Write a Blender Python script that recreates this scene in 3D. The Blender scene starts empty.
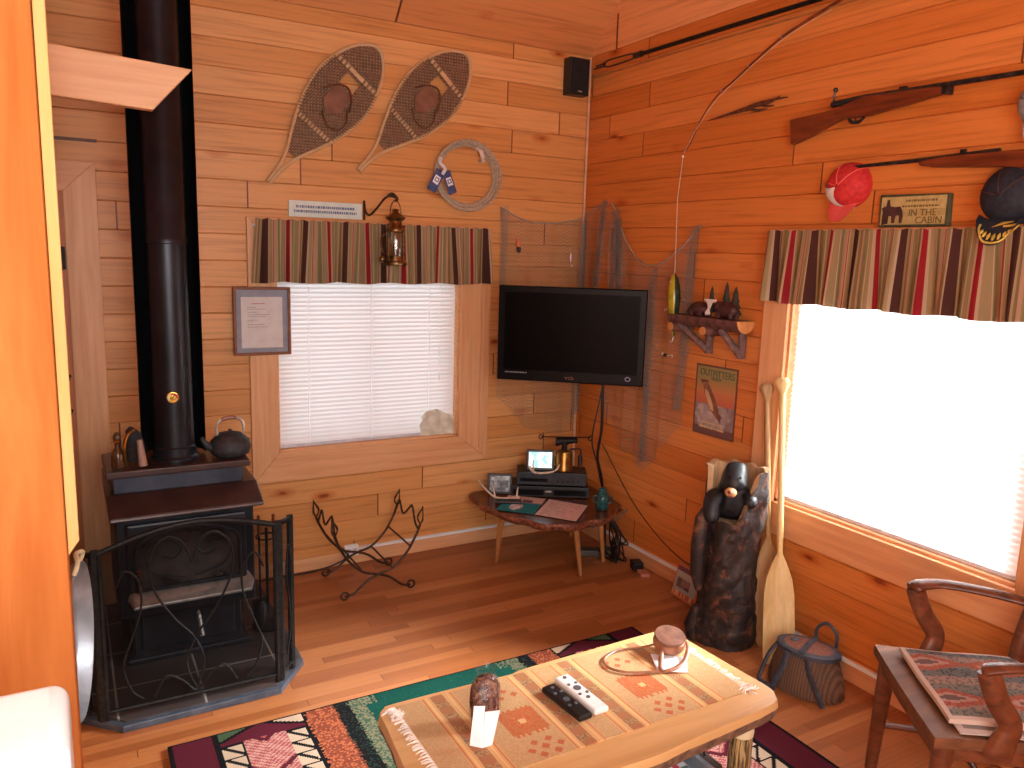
import bpy, math, random
from mathutils import Vector as V, Matrix
R=math.radians; PI=math.pi; sin=math.sin; cos=math.cos
random.seed(7)
C=bpy.context.scene.collection
def lin(c):
    def f(v):
        v/=255.0
        return v/12.92 if v<=.04045 else ((v+.055)/1.055)**2.4
    return (f(c[0]),f(c[1]),f(c[2]),1.0)
def lerp(a,b,t): return a+(b-a)*t
def hsh(*a):
    s=0.0
    for i,v in enumerate(a): s+=v*(12.9898+i*65.233)
    s=sin(s)*43758.5453
    return s-math.floor(s)
# ---------------------------------------------------------------- node helpers
class N:
    def __init__(s,name):
        s.m=bpy.data.materials.new(name); s.m.use_nodes=True; s.t=s.m.node_tree; s.t.nodes.clear()
        s.out=s.t.nodes.new('ShaderNodeOutputMaterial')
    def n(s,typ,ins=None,**kw):
        x=s.t.nodes.new('ShaderNode'+typ)
        for k,v in kw.items(): setattr(x,k,v)
        for k,v in (ins or {}).items():
            if hasattr(v,'is_output') or isinstance(v,bpy.types.NodeSocket): s.t.links.new(v,x.inputs[k])
            else: x.inputs[k].default_value=v
        return x
    def math(s,op,a,b=0.0,c=0.0):
        x=s.n('Math',operation=op)
        for i,v in enumerate((a,b,c)):
            if isinstance(v,bpy.types.NodeSocket): s.t.links.new(v,x.inputs[i])
            else: x.inputs[i].default_value=v
        return x.outputs[0]
    def ramp(s,fac,stops):
        x=s.n('ValToRGB'); s.t.links.new(fac,x.inputs[0]); e=x.color_ramp.elements
        while len(e)<len(stops): e.new(.5)
        for i,(p,c) in enumerate(stops):
            e[i].position=p; e[i].color=c if len(c)==4 else lin(c)
        return x.outputs[0]
    def mix(s,fac,a,b,mode='MIX'):
        x=s.n('MixRGB',blend_type=mode)
        for i,v in enumerate((fac,a,b)):
            if isinstance(v,bpy.types.NodeSocket): s.t.links.new(v,x.inputs[i])
            else: x.inputs[i].default_value=v if i==0 or len(v)==4 else lin(v)
        return x.outputs[0]
    def fin(s,col,rough=.6,metal=0.0,bump=None,bstr=.3,spec=.5,**k):
        p=s.n('BsdfPrincipled')
        for i,v in (('Base Color',col),('Roughness',rough),('Metallic',metal),('Specular IOR Level',spec)):
            if isinstance(v,bpy.types.NodeSocket): s.t.links.new(v,p.inputs[i])
            else: p.inputs[i].default_value=v if not isinstance(v,tuple) or len(v)==4 else lin(v)
        for i,v in k.items(): p.inputs[i.replace('_',' ')].default_value=v
        if bump is not None:
            b=s.n('Bump',{'Height':bump,'Strength':bstr,'Distance':.004}); s.t.links.new(b.outputs[0],p.inputs['Normal'])
        s.t.links.new(p.outputs[0],s.out.inputs[0]); return s.m
    def obj(s): return s.n('TexCoord').outputs['Object']
    def xyz(s,v):
        x=s.n('SeparateXYZ'); s.t.links.new(v,x.inputs[0]); return x.outputs
    def comb(s,a,b,c):
        x=s.n('CombineXYZ')
        for i,v in enumerate((a,b,c)):
            if isinstance(v,bpy.types.NodeSocket): s.t.links.new(v,x.inputs[i])
            else: x.inputs[i].default_value=v
        return x.outputs[0]
    def noise(s,vec,scale,detail=3.0,rough=.5,dist=0.0):
        x=s.n('TexNoise',{'Vector':vec,'Scale':scale,'Detail':detail,'Roughness':rough,'Distortion':dist}); return x.outputs[0]
def board(name,cols,ua,va,w=.129,off=0.0,length=2.3,rough=.42,knots=1.0,joint=True,streak=26.0,bump=.15,spec=.4):
    """planked timber: ua/va = axis along and across the boards"""
    s=N(name); o=s.xyz(s.obj()); u,v=o[ua],o[va]
    vv=s.math('DIVIDE',s.math('SUBTRACT',v,off),w); bid=s.math('FLOOR',vv)
    r1=s.n('TexWhiteNoise',{'W':bid},noise_dimensions='1D').outputs[0]
    uu=s.math('DIVIDE',s.math('ADD',u,s.math('MULTIPLY',r1,9.0)),length); sid=s.math('FLOOR',uu)
    r2=s.n('TexWhiteNoise',{'Vector':s.comb(bid,sid,0.0)},noise_dimensions='3D').outputs[0]
    g=s.noise(s.comb(s.math('ADD',s.math('MULTIPLY',u,.9),s.math('MULTIPLY',r2,50.0)),s.math('MULTIPLY',v,streak),r2),2.2,4.0,.6,.5)
    base=s.ramp(r2,[(0,cols[0]),(.5,cols[1]),(1,cols[2])])
    dk=s.ramp(g,[(.3,(.62,.5,.38,1)),(.5,(1,1,1,1)),(.72,(1.12,1.1,1.06,1))])
    c=s.mix(.6,base,dk,'MULTIPLY')
    if knots:
        vo=s.n('TexVoronoi',{'Vector':s.comb(s.math('MULTIPLY',s.math('ADD',u,s.math('MULTIPLY',r2,7.0)),3.0),s.math('MULTIPLY',v,7.5),r2),'Scale':.75,'Randomness':1.0})
        d=s.math('ADD',vo.outputs['Distance'],s.math('MULTIPLY',s.noise(s.obj(),30.0),.06))
        k=s.ramp(d,[(.07,(.36,.15,.07,1)),(.11,(.78,.52,.36,1)),(.22,(1,1,1,1))])
        c=s.mix(knots,c,k,'MULTIPLY')
    if joint:
        fu=s.math('FRACT',uu); j=s.math('LESS_THAN',s.math('ABSOLUTE',s.math('SUBTRACT',fu,.5)),.4985)
        c=s.mix(j,(110,58,28),c)
    return s.fin(c,rough,bump=g,bstr=bump,spec=spec)
def wood(name,a,b,axis=0,scale=3.0,stretch=14.0,rough=.45,spec=.4,bump=.15):
    s=N(name); o=s.xyz(s.obj()); k=[stretch]*3; k[axis]=1.0
    v=s.comb(s.math('MULTIPLY',o[0],k[0]),s.math('MULTIPLY',o[1],k[1]),s.math('MULTIPLY',o[2],k[2]))
    g=s.noise(v,scale,4.0,.6,.6)
    return s.fin(s.ramp(g,[(.3,a),(.7,b)]),rough,bump=g,bstr=bump,spec=spec)
def plain(name,a,b=None,rough=.5,metal=0.0,scale=20.0,spec=.5,bump=.1,**k):
    s=N(name); b=b or tuple(min(255,int(x*1.12)+3) for x in a)
    g=s.noise(s.obj(),scale,3.0)
    return s.fin(s.ramp(g,[(.35,a),(.65,b)]),rough,metal,bump=g,bstr=bump,spec=spec,**k)
def vcol(name,rough=.85,spec=.2,weave=400.0,bump=.3,translucent=0.0):
    s=N(name); a=s.n('Attribute',attribute_name='Col').outputs['Color']
    g=s.noise(s.obj(),weave,2.0)
    c=s.mix(.25,a,s.ramp(g,[(.3,(.7,.7,.7,1)),(.7,(1.2,1.2,1.2,1))]),'MULTIPLY')
    return s.fin(c,rough,bump=g,bstr=bump,spec=spec)
# ---------------------------------------------------------------- geometry collector
class G:
    def __init__(s,M=None): s.v=[];s.f=[];s.m=[];s.c={};s.M=M
    def add(s,vs,fs,m=0,col=None):
        b=len(s.v)
        s.v+= [ (s.M@V(p) if s.M else V(p)) for p in vs]
        for f in fs:
            if col is not None: s.c[len(s.f)]=col
            s.f.append([b+i for i in f]); s.m.append(m)
        return s
    def box(s,c,d,m=0,r=None,col=None):
        hx,hy,hz=[q/2 for q in d]; c=V(c)
        p=[V((x,y,z)) for x in(-hx,hx) for y in(-hy,hy) for z in(-hz,hz)]
        if r is not None: p=[r@q for q in p]
        return s.add([c+q for q in p],[(0,1,3,2),(4,6,7,5),(0,4,5,1),(2,3,7,6),(0,2,6,4),(1,5,7,3)],m,col)
    def bx(s,x0,x1,y0,y1,z0,z1,m=0,col=None): return s.box(((x0+x1)/2,(y0+y1)/2,(z0+z1)/2),(x1-x0,y1-y0,z1-z0),m,None,col)
    def tube(s,pts,r,n=8,m=0,closed=False,flat=1.0,col=None):
        P=[V(p) for p in pts]; k=len(P); rr=r if isinstance(r,(list,tuple)) else [r]*k
        T=[]
        for i in range(k):
            a=P[(i-1)%k] if closed or i>0 else P[i]; b=P[(i+1)%k] if closed or i<k-1 else P[i]
            t=(b-a); T.append(t.normalized() if t.length>1e-9 else V((0,0,1)))
        ref=V((0,0,1)) if abs(T[0].z)<.9 else V((1,0,0))
        X=T[0].cross(ref).normalized(); vs=[]
        for i in range(k):
            X=(X-T[i]*X.dot(T[i])); X=X.normalized() if X.length>1e-6 else T[i].orthogonal().normalized()
            Y=T[i].cross(X)
            for j in range(n):
                a=2*PI*j/n; vs.append(P[i]+(X*cos(a)+Y*sin(a)*flat)*rr[i])
        fs=[]
        for i in range(k if closed else k-1):
            i2=(i+1)%k
            for j in range(n): fs.append((i*n+j,i*n+(j+1)%n,i2*n+(j+1)%n,i2*n+j))
        if not closed: fs.append(tuple(range(n))[::-1]); fs.append(tuple((k-1)*n+j for j in range(n)))
        return s.add(vs,fs,m,col)
    def cyl(s,a,b,r,r2=None,n=16,m=0,col=None): return s.tube([a,b],[r,r if r2 is None else r2],n,m,col=col)
    def lathe(s,prof,o=(0,0,0),ax=(0,0,1),n=24,m=0,sx=1.0,sy=1.0,a0=0.0,a1=2*PI,col=None,colf=None):
        o=V(o); ax=V(ax).normalized(); X=ax.orthogonal().normalized() if abs(ax.z)<.999 else V((1,0,0)); Y=ax.cross(X)
        full=abs(a1-a0-2*PI)<1e-6; k=n if full else n+1; vs=[];fs=[]
        for (r,h) in prof:
            for j in range(k):
                a=a0+(a1-a0)*j/n; vs.append(o+ax*h+X*(r*cos(a)*sx)+Y*(r*sin(a)*sy))
        for i in range(len(prof)-1):
            for j in range(n):
                j2=(j+1)%k; f=(i*k+j,i*k+j2,(i+1)*k+j2,(i+1)*k+j); fs.append(f)
        return s.add(vs,fs,m,col)
    def ell(s,c,r,n=16,m=0,rot=None,col=None):
        c=V(c); vs=[];fs=[]; h=n//2
        for i in range(h+1):
            t=PI*i/h
            for j in range(n):
                a=2*PI*j/n; p=V((r[0]*sin(t)*cos(a),r[1]*sin(t)*sin(a),r[2]*cos(t)))
                vs.append(c+(rot@p if rot is not None else p))
        for i in range(h):
            for j in range(n): fs.append((i*n+j,(i+1)*n+j,(i+1)*n+(j+1)%n,i*n+(j+1)%n))
        return s.add(vs,fs,m,col)
    def sheet(s,nu,nv,fn,m=0,cf=None,t=None):
        """grid surface; t = thickness vector gives it a back and rims"""
        vs=[V(fn(i/nu,j/nv)) for j in range(nv+1) for i in range(nu+1)]; q=nu+1
        base=len(vs)
        for j in range(nv):
            for i in range(nu):
                pass
        fs=[(j*q+i,j*q+i+1,(j+1)*q+i+1,(j+1)*q+i) for j in range(nv) for i in range(nu)]
        cols=[cf((i+.5)/nu,(j+.5)/nv) for j in range(nv) for i in range(nu)] if cf else None
        if t is not None:
            t=V(t); vs+= [p-t for p in vs]
            fs+=[(base+f[3],base+f[2],base+f[1],base+f[0]) for f in fs[:nu*nv]]
            if cols: cols+=cols[:]
            rim=[]
            for i in range(nu): rim+= [(i+1,i,base+i,base+i+1),(nv*q+i,nv*q+i+1,base+nv*q+i+1,base+nv*q+i)]
            for j in range(nv): rim+= [(j*q,(j+1)*q,base+(j+1)*q,base+j*q),((j+1)*q+nu,j*q+nu,base+j*q+nu,base+(j+1)*q+nu)]
            if cols:
                for i in range(nu): cols+=[cols[i],cols[(nv-1)*nu+i]]
                for j in range(nv): cols+=[cols[j*nu],cols[j*nu+nu-1]]
            fs+=rim
        b=len(s.f); s.add(vs,fs,m)
        if cols:
            for i,cc in enumerate(cols): s.c[b+i]=cc
        return s
    def prism(s,poly,ext,m=0,col=None):
        k=len(poly); e=V(ext); vs=[V(p) for p in poly]+[V(p)+e for p in poly]
        fs=[tuple(range(k))[::-1],tuple(range(k,2*k))]+[(i,(i+1)%k,k+(i+1)%k,k+i) for i in range(k)]
        return s.add(vs,fs,m,col)
    def obj(s,name,mats,parent=None,smooth=False,bevel=0.0,seg=2,angle=None):
        org=V(parent['_o']) if parent is not None else V((0,0,0))
        me=bpy.data.meshes.new(name); me.from_pydata([p-org for p in s.v],[],s.f)
        mats=mats if isinstance(mats,(list,tuple)) else [mats]
        for q in mats: me.materials.append(q)
        me.polygons.foreach_set('material_index',s.m)
        if s.c:
            at=me.color_attributes.new('Col','FLOAT_COLOR','CORNER')
            for p in me.polygons:
                cc=s.c.get(p.index,(200,200,200)); cc=cc if len(cc)==4 else lin(cc)
                for li in p.loop_indices: at.data[li].color=cc
        me.update(); me.validate()
        import bmesh
        bm=bmesh.new(); bm.from_mesh(me)
        bmesh.ops.recalc_face_normals(bm,faces=bm.faces); bm.to_mesh(me); bm.free()
        o=bpy.data.objects.new(name,me); C.objects.link(o)
        if parent is not None: o.parent=parent
        if smooth: me.polygons.foreach_set('use_smooth',[True]*len(me.polygons)); 
        if smooth and angle is not False:
            me.set_sharp_from_angle(angle=R(angle or 40))
        if bevel:
            b=o.modifiers.new('bevel','BEVEL'); b.width=bevel; b.segments=seg; b.limit_method='ANGLE'; b.angle_limit=R(35)
        o['_o']=tuple(org)
        return o
def thing(name,label,cat,loc=(0,0,0),group=None):
    o=bpy.data.objects.new(name,None); C.objects.link(o); o.location=loc; o.empty_display_size=.05
    o['label']=label; o['category']=cat; o['_o']=tuple(loc)
    if group: o['group']=group
    return o
def tag(o,label,cat,group=None,kind=None):
    o['label']=label; o['category']=cat
    if group: o['group']=group
    if kind: o['kind']=kind
    # put the origin of a one-mesh thing at its own base
    co=[v.co for v in o.data.vertices]; n=len(co)
    c=V((sum(p.x for p in co)/n,sum(p.y for p in co)/n,min(p.z for p in co)))
    for v in o.data.vertices: v.co-=c
    o.location=c
    return o
def struct(o): o['kind']='structure'; return o
def text(name,body,mat,parent,pos,size,xdir,ydir,depth=.0008,align='CENTER',sx=1.0):
    cu=bpy.data.curves.new(name,'FONT'); cu.body=body; cu.size=size; cu.extrude=depth; cu.align_x=align; cu.align_y='CENTER'
    t=bpy.data.objects.new('tmp',cu); C.objects.link(t)
    me=bpy.data.meshes.new_from_object(t.evaluated_get(bpy.context.evaluated_depsgraph_get())); bpy.data.objects.remove(t)
    X=V(xdir).normalized(); Y=V(ydir).normalized(); Z=X.cross(Y)
    org=V(parent['_o'])
    for v in me.vertices: v.co=V(pos)+X*(v.co.x*sx)+Y*v.co.y+Z*v.co.z-org
    me.materials.clear(); me.materials.append(mat)
    o=bpy.data.objects.new(name,me); C.objects.link(o); o.parent=parent; return o
def crv(pts,n=8,closed=False):
    """Catmull-Rom through points"""
    P=[V(p) for p in pts]; k=len(P); out=[]
    for i in range(k if closed else k-1):
        if closed: a,b,c,d=P[i-1],P[i],P[(i+1)%k],P[(i+2)%k]
        else: a,b,c,d=P[max(i-1,0)],P[i],P[i+1],P[min(i+2,k-1)]
        for j in range(n):
            t=j/n; out.append(.5*((2*b)+(c-a)*t+(2*a-5*b+4*c-d)*t*t+(3*b-a-3*c+d)*t**3))
    if not closed: out.append(P[-1])
    return out
# ---------------------------------------------------------------- materials
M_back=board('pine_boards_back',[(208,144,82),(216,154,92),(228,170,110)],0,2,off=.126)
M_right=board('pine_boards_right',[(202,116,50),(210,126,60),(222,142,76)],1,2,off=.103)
M_gable=board('pine_boards_gable',[(226,158,104),(232,166,112),(238,174,122)],1,2,w=.19,off=2.917,length=5)
M_ceil=board('pine_boards_ceiling',[(206,134,80),(216,146,90),(224,158,104)],0,2,w=.118,off=2.917,length=4)
M_floor=board('laminate_floor',[(150,86,46),(164,98,54),(184,118,70)],0,1,w=.048,off=0,length=1.1,rough=.33,knots=0,streak=75,bump=.03,spec=.5)
M_trimx=wood('pine_trim_x',(212,152,104),(232,178,130),0,2.0,18)
M_trimz=wood('pine_trim_z',(212,152,104),(232,178,130),2,2.0,18)
M_trimy=wood('pine_trim_y',(208,144,98),(228,166,118),1,2.0,18)
M_white=plain('white_plastic',(236,236,234),(240,240,238),.4)
M_rot=plain('black_iron',(22,20,20),(40,36,34),.55,.6,60)
WORLD=1.5; SUN=52.0; AREA=34.0; FLASH=9.0; EXPO=0.66
# ================================================================ SETTING
WIN1=(-1.885,-.845,.68,1.76)      # x0,x1,z0,z1
WIN2=(-2.73,-1.645,.655,1.76)      # y0,y1,z0,z1
def cut(a,b,z0,z1,hole):
    if hole is None or z1<=hole[2]+1e-4 or z0>=hole[3]-1e-4: return [(a,b)]
    return [q for q in ((a,hole[0]),(hole[1],b)) if q[1]-q[0]>1e-3]
def board_wall(name,mat,P,a,b,ztop,off,hole=None,w=.129,out=None):
    """P(u,d,z) maps along-wall u, depth d (into the wall) and z to a point"""
    g=G(); k=-2; zs=[]
    while off+k*w<ztop:
        z0=max(0,off+k*w); z1=min(ztop,off+(k+1)*w); k+=1
        if z1-z0>.004: zs.append((z0,z1))
    e=.0035
    for z0,z1 in zs:
        subs=[(z0,z1)]
        if hole:
            for h in (hole[2],hole[3]):
                subs=[t for s_ in subs for t in ([(s_[0],h),(h,s_[1])] if s_[0]+.001<h<s_[1]-.001 else [s_])]
        for (s0,s1) in subs:
            for (u0,u1) in cut(a,b,s0,s1,hole):
                lo=e if s0==z0 else 0; hi=e if s1==z1 else 0
                g.add([P(u0,0,s0+lo),P(u1,0,s0+lo),P(u1,0,s1-hi),P(u0,0,s1-hi),P(u0,.006,s0),P(u1,.006,s0),P(u1,.006,s1),P(u0,.006,s1)],
                      [(0,1,2,3),(0,4,5,1),(3,2,6,7)])
    for (s0,s1) in ([(0,ztop)] if not hole else [(0,hole[2]),(hole[2],hole[3]),(hole[3],ztop)]):
        for (u0,u1) in cut(a,b,s0+.001,s1-.001,hole):
            p=[P(u0,.006,s0),P(u1,.006,s0),P(u1,.006,s1),P(u0,.006,s1),P(u0,.15,s0),P(u1,.15,s0),P(u1,.15,s1),P(u0,.15,s1)]
            g.add(p,[(0,1,2,3),(4,5,6,7),(0,4,5,1),(3,2,6,7),(0,3,7,4),(1,2,6,5)])
    return struct(g.obj(name,mat))
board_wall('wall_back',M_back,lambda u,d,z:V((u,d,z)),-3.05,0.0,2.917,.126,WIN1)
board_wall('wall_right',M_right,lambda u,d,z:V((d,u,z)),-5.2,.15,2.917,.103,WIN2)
# gable over the right wall, under the 45 degree ceiling
g=G(); g.prism([(0,0,2.917),(0,-2.6,5.517),(0,-5.2,2.917)],(.15,0,0)); struct(g.obj('wall_gable',M_gable))
g=G(); g.prism([(.15,0,2.917),(.15,-2.6,5.517),(.15,-2.6,5.70),(.15,.18,2.917)],(-4.4,0,0)); struct(g.obj('ceiling',M_ceil))
g=G(); g.prism([(.15,-2.6,5.517),(.15,-5.2,2.917),(.15,-5.38,2.917),(.15,-2.6,5.70)],(-4.4,0,0)); struct(g.obj('ceiling',M_ceil))
g=G(); g.bx(-4.4,.15,-5.4,.15,-.12,0); struct(g.obj('floor',M_floor))
g=G(); g.bx(-3.05,-2.885,-2.55,0,0,2.917); struct(g.obj('wall_left',M_back))
g=G(); g.bx(-4.4,-4.25,-5.4,.15,0,2.9165); g.bx(-4.25,-3.05,0,.15,0,2.9165); g.prism([(-4.4,0,2.9165),(-4.4,-2.6,5.515),(-4.4,-5.2,2.9165)],(.15,0,0)); struct(g.obj('wall_outer',M_right))  # unseen outer walls, added to cut sky light from the left
g=G(); g.bx(-2.0,0,-5.35,-5.2,0,2.9165); g.prism([(-4.4,-5.25,2.9168),(.0,-5.25,2.9168),(.0,-5.25,2.98),(-4.4,-5.25,2.98)],(0,-.1,0)); struct(g.obj('wall_front',M_back))  # unseen rear wall, left partly open and shaped to dim the far corner
# casings: flat boards with mitred corners
def casing(parent,P,a0,a1,z0,z1,w,t,mats,wtop=None):
    ih=.0
    L=[(a0-w,z0-w),(a0,z0),(a0,z1),(a0-w,z1+w)]; Rr=[(a1,z0),(a1+w,z0-w),(a1+w,z1+w),(a1,z1)]
    B=[(a0-w,z0-w),(a1+w,z0-w),(a1,z0),(a0,z0)]; T=[(a0,z1),(a1,z1),(a1+w,z1+w),(a0-w,z1+w)]
    for poly,m in ((L,mats[1]),(Rr,mats[1]),(B,mats[0]),(T,mats[0])):
        g=G(); e=P(0,-t,0)-P(0,0,0); g.prism([P(u,0,z) for u,z in poly],e)
        g.obj('casing_board',m,parent,bevel=.003)
def window(name,P,a0,a1,z0,z1,wl,wr,wb,mats,org):
    root=thing(name,'',''); del root['label']; del root['category']; root['kind']='structure'
    for poly,m in (([(a0-wl,z0-wb),(a0,z0),(a0,z1),(a0-wl,z1+.13)],mats[1]),([(a1,z0),(a1+wr,z0-wb),(a1+wr,z1+.13),(a1,z1)],mats[1]),
                   ([(a0-wl,z0-wb),(a1+wr,z0-wb),(a1,z0),(a0,z0)],mats[0]),([(a0,z1),(a1,z1),(a1+wr,z1+.13),(a0-wl,z1+.13)],mats[0])):
        g=G(); e=P(0,-.022,0)-P(0,0,0); g.prism([P(u,-.0005,z) for u,z in poly],e); g.obj('casing_board',m,root,bevel=.003)
    j=G()   # jamb lining of the reveal
    for (u0,u1,s0,s1) in ((a0,a0+.012,z0,z1),(a1-.012,a1,z0,z1),(a0,a1,z0,z0+.012),(a0,a1,z1-.012,z1)):
        p=[P(u,d,z) for u in (u0,u1) for d in (-.001,.149) for z in (s0,s1)]
        j.add(p,[(0,1,3,2),(4,6,7,5),(0,4,5,1),(2,3,7,6),(0,2,6,4),(1,5,7,3)])
    j.obj('jamb',mats[0],root)
    f=G(); mid=(a0+a1)/2
    for (u0,u1,s0,s1) in ((a0+.012,a0+.055,z0+.012,z1-.012),(a1-.055,a1-.012,z0+.012,z1-.012),(a0+.055,a1-.055,z0+.012,z0+.055),(a0+.055,a1-.055,z1-.055,z1-.012),(mid-.018,mid+.018,z0+.055,z1-.055)):
        p=[P(u,d,z) for u in (u0,u1) for d in (.085,.125) for z in (s0,s1)]
        f.add(p,[(0,1,3,2),(4,6,7,5),(0,4,5,1),(2,3,7,6),(0,2,6,4),(1,5,7,3)])
    f.obj('sash',M_white,root,bevel=.003)
    for (u0,u1) in ((a0+.055,mid-.025),(mid+.025,a1-.055)):
        q=G(); p=[P(u,d,z) for u in (u0,u1) for d in (.103,.107) for z in (z0+.055,z1-.055)]
        q.add(p,[(0,1,3,2),(4,6,7,5),(0,4,5,1),(2,3,7,6),(0,2,6,4),(1,5,7,3)]); q.obj('pane',M_glass,root)
    return root
s=N('window_glass'); tr=s.n('BsdfTransparent',{'Color':(.96,.98,.97,1)}); gl=s.n('BsdfGlossy',{'Roughness':.02}); mx=s.n('MixShader',{0:.06}); s.t.links.new(tr.outputs[0],mx.inputs[1]); s.t.links.new(gl.outputs[0],mx.inputs[2]); s.t.links.new(mx.outputs[0],s.out.inputs[0]); M_glass=s.m
PB=lambda u,d,z:V((u,d,z)); PR=lambda u,d,z:V((d,u,z))
window('window_1',PB,*WIN1,.135,.19,.155,(M_trimx,M_trimz),None)
window('window_2',PR,*WIN2,.14,.14,.15,(M_trimy,M_trimz),None)
# small beads on the broad right-hand and bottom casings of window 1
g=G(); g.bx(-.715,-.70,-.034,-.022,.60,1.57); struct(g.obj('trim_1',M_trimz,None,bevel=.003))
# baseboards and white cable raceways
g=G(); g.bx(-2.885,-.012,-.012,0,0,.074); struct(g.obj('baseboard_back',M_trimx,None,bevel=.003))
g=G(); g.bx(-.012,0,-5.2,-.012,0,.074); struct(g.obj('baseboard_right',M_trimy,None,bevel=.003))
g=G(); g.bx(-1.46,-.016,-.016,0,.076,.094); struct(g.obj('trim_2',M_white,None,bevel=.002))
g=G(); g.bx(-.016,0,-2.95,-.0,.076,.094); struct(g.obj('trim_3',M_white,None,bevel=.002))
# door casing at the far left, beside the partition
door=thing('door_1','',''); del door['label']; del door['category']; door['kind']='structure'
g=G(); g.prism([(-2.80,-.0005,0),(-2.667,-.0005,0),(-2.667,-.0005,2.096),(-2.80,-.0005,1.963)],(0,-.03,0)); g.obj('side_casing',M_trimz,door,bevel=.002)
g=G(); g.prism([(-2.884,-.0005,1.963),(-2.80,-.0005,1.963),(-2.667,-.0005,2.096),(-2.884,-.0005,2.096)],(0,-.03,0)); g.obj('head_casing',M_trimx,door,bevel=.002)
g=G(); g.bx(-2.884,-2.801,-.018,-.0005,0.0,1.962); g.obj('door_slab',wood('door_wood',(190,110,60),(206,128,76),2),door)
g=G(); g.bx(-2.84,-2.804,-.03,-.019,1.62,1.72); g.tube([(-2.822,-.034,1.615),(-2.822,-.034,1.725)],.006); g.obj('hinge',M_rot,door)
# dark strip drawn as the shaded groove above the door casing
g=G(); g.bx(-2.884,-2.655,-.006,-.0005,2.182,2.196); struct(g.obj('groove_strip',plain('dark_gap_strip',(96,62,40),(110,76,50)),None))
# post at the near end of the partition
g=G(); g.bx(-3.12,-2.832,-2.74,-2.56,0,5.37)
M_post=wood('pine_post',(168,92,40),(204,126,66),2,1.6,7.0,.75,.08)
tp=thing('timber_post','thick orange pine post rising along the left edge of the photo','post',(-2.97,-2.65,0)); g.obj('post',M_post,tp,bevel=.006)
g=G(); g.prism([(-2.831,-2.739,1.262),(-2.815,-2.739,1.285),(-2.815,-2.739,5.37),(-2.831,-2.739,5.37)],(0,.16,0))
g.obj('edge_strip',wood('pale_pine',(196,152,92),(212,172,112),2,2.0,16,.7,.1),tp,bevel=.002)['label']='narrow pale pine strip with a slanted lower end'
g=G(); g.prism([(-2.884,-1.49,2.275),(-2.455,-1.49,2.245+.005),(-2.565,-1.49,2.125),(-2.884,-1.49,2.14)],(0,-.04,0))
tag(g.obj('pine_beam',M_trimx,None,bevel=.003),'short horizontal pine beam with a slanting cut end passing in front of the stovepipe','beam')
# white appliance in front of the post
ap=thing('white_appliance','overexposed white appliance with a rounded top edge at the foot of the post','appliance',(-3.1,-3.1,0))
g=G(); g.bx(-3.4,-2.832,-3.33,-3.19,.03,1.292); g.obj('body',plain('white_enamel',(246,246,246),(252,252,252),.25),ap,smooth=True,bevel=.018,seg=5)
g=G(); g.bx(-3.36,-2.87,-3.30,-3.21,0.0,.04); g.obj('plinth',M_rot,ap)
# round galvanised pan hung on the partition
pan=thing('galvanized_pan','round galvanised metal pan hanging half hidden behind the pine post','pan',(-2.85,-1.5,.28))
M_galv=plain('galvanised',(150,156,164),(196,202,210),.35,.55,8)
ax=V((1,-.15,.0)).normalized(); g=G(); o=V((-2.858,-1.50,.545))-ax*.02
g.lathe([(0,0),(.185,0),(.208,.012),(.232,.05),(.238,.053),(.240,.048),(.213,.0),(.19,-.008),(0,-.008)],o,ax,40); g.obj('bowl',M_galv,pan,smooth=True)
g=G(); t=V((0,0,1)); side=ax.cross(t); rim=o+ax*.05
g.tube(crv([rim+t*.232+side*.06,rim+t*.262+side*.05+ax*.01,rim+t*.275,rim+t*.262-side*.05+ax*.01,rim+t*.232-side*.06]),.007,8); g.obj('handle',plain('cream_cord',(220,205,165)),pan,smooth=True)
# coat hooks on the partition
for z,yy in ((1.15,-.3),(1.0,-.3)):
    g=G(); g.cyl((-2.884,yy,z),(-2.877,yy,z),.018,n=14); g.tube(crv([(-2.88,yy,z),(-2.845,yy,z-.005),(-2.825,yy,z+.006),(-2.818,yy,z+.028)]),.005,8); g.ell((-2.818,yy,z+.03),(.008,.008,.008),8)
    tag(g.obj('coat_hook',M_rot,None,smooth=True),('upper' if z>1.1 else 'lower')+' of two small dark hooks left of the door casing','hook')
# outlet at the end of the raceway + cord on the floor
ou=thing('wall_outlet','white surface outlet box at the left end of the white cable raceway','outlet',(-1.5,-.02,.06))
g=G(); g.bx(-1.54,-1.46,-.035,-.0125,.052,.118); g.obj('box',M_white,ou,bevel=.004)
for dx in (-.018,.018):
    g=G(); g.cyl((-1.5+dx,-.0345,.085),(-1.5+dx,-.0385,.085),.013,n=14); g.obj('socket',plain('socket_grey',(190,190,188)),ou)
M_blk=plain('black_plastic',(16,16,17),(26,26,28),.42)
g=G(); g.tube(crv([(-2.0,-.05,.006),(-1.83,-.045,.006),(-1.68,-.035,.006),(-1.56,-.03,.03),(-1.52,-.045,.075)]),.004,6)
g.obj('power_cord',M_blk,ou,smooth=True)['label']='thin black cord running left along the floor edge'
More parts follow.
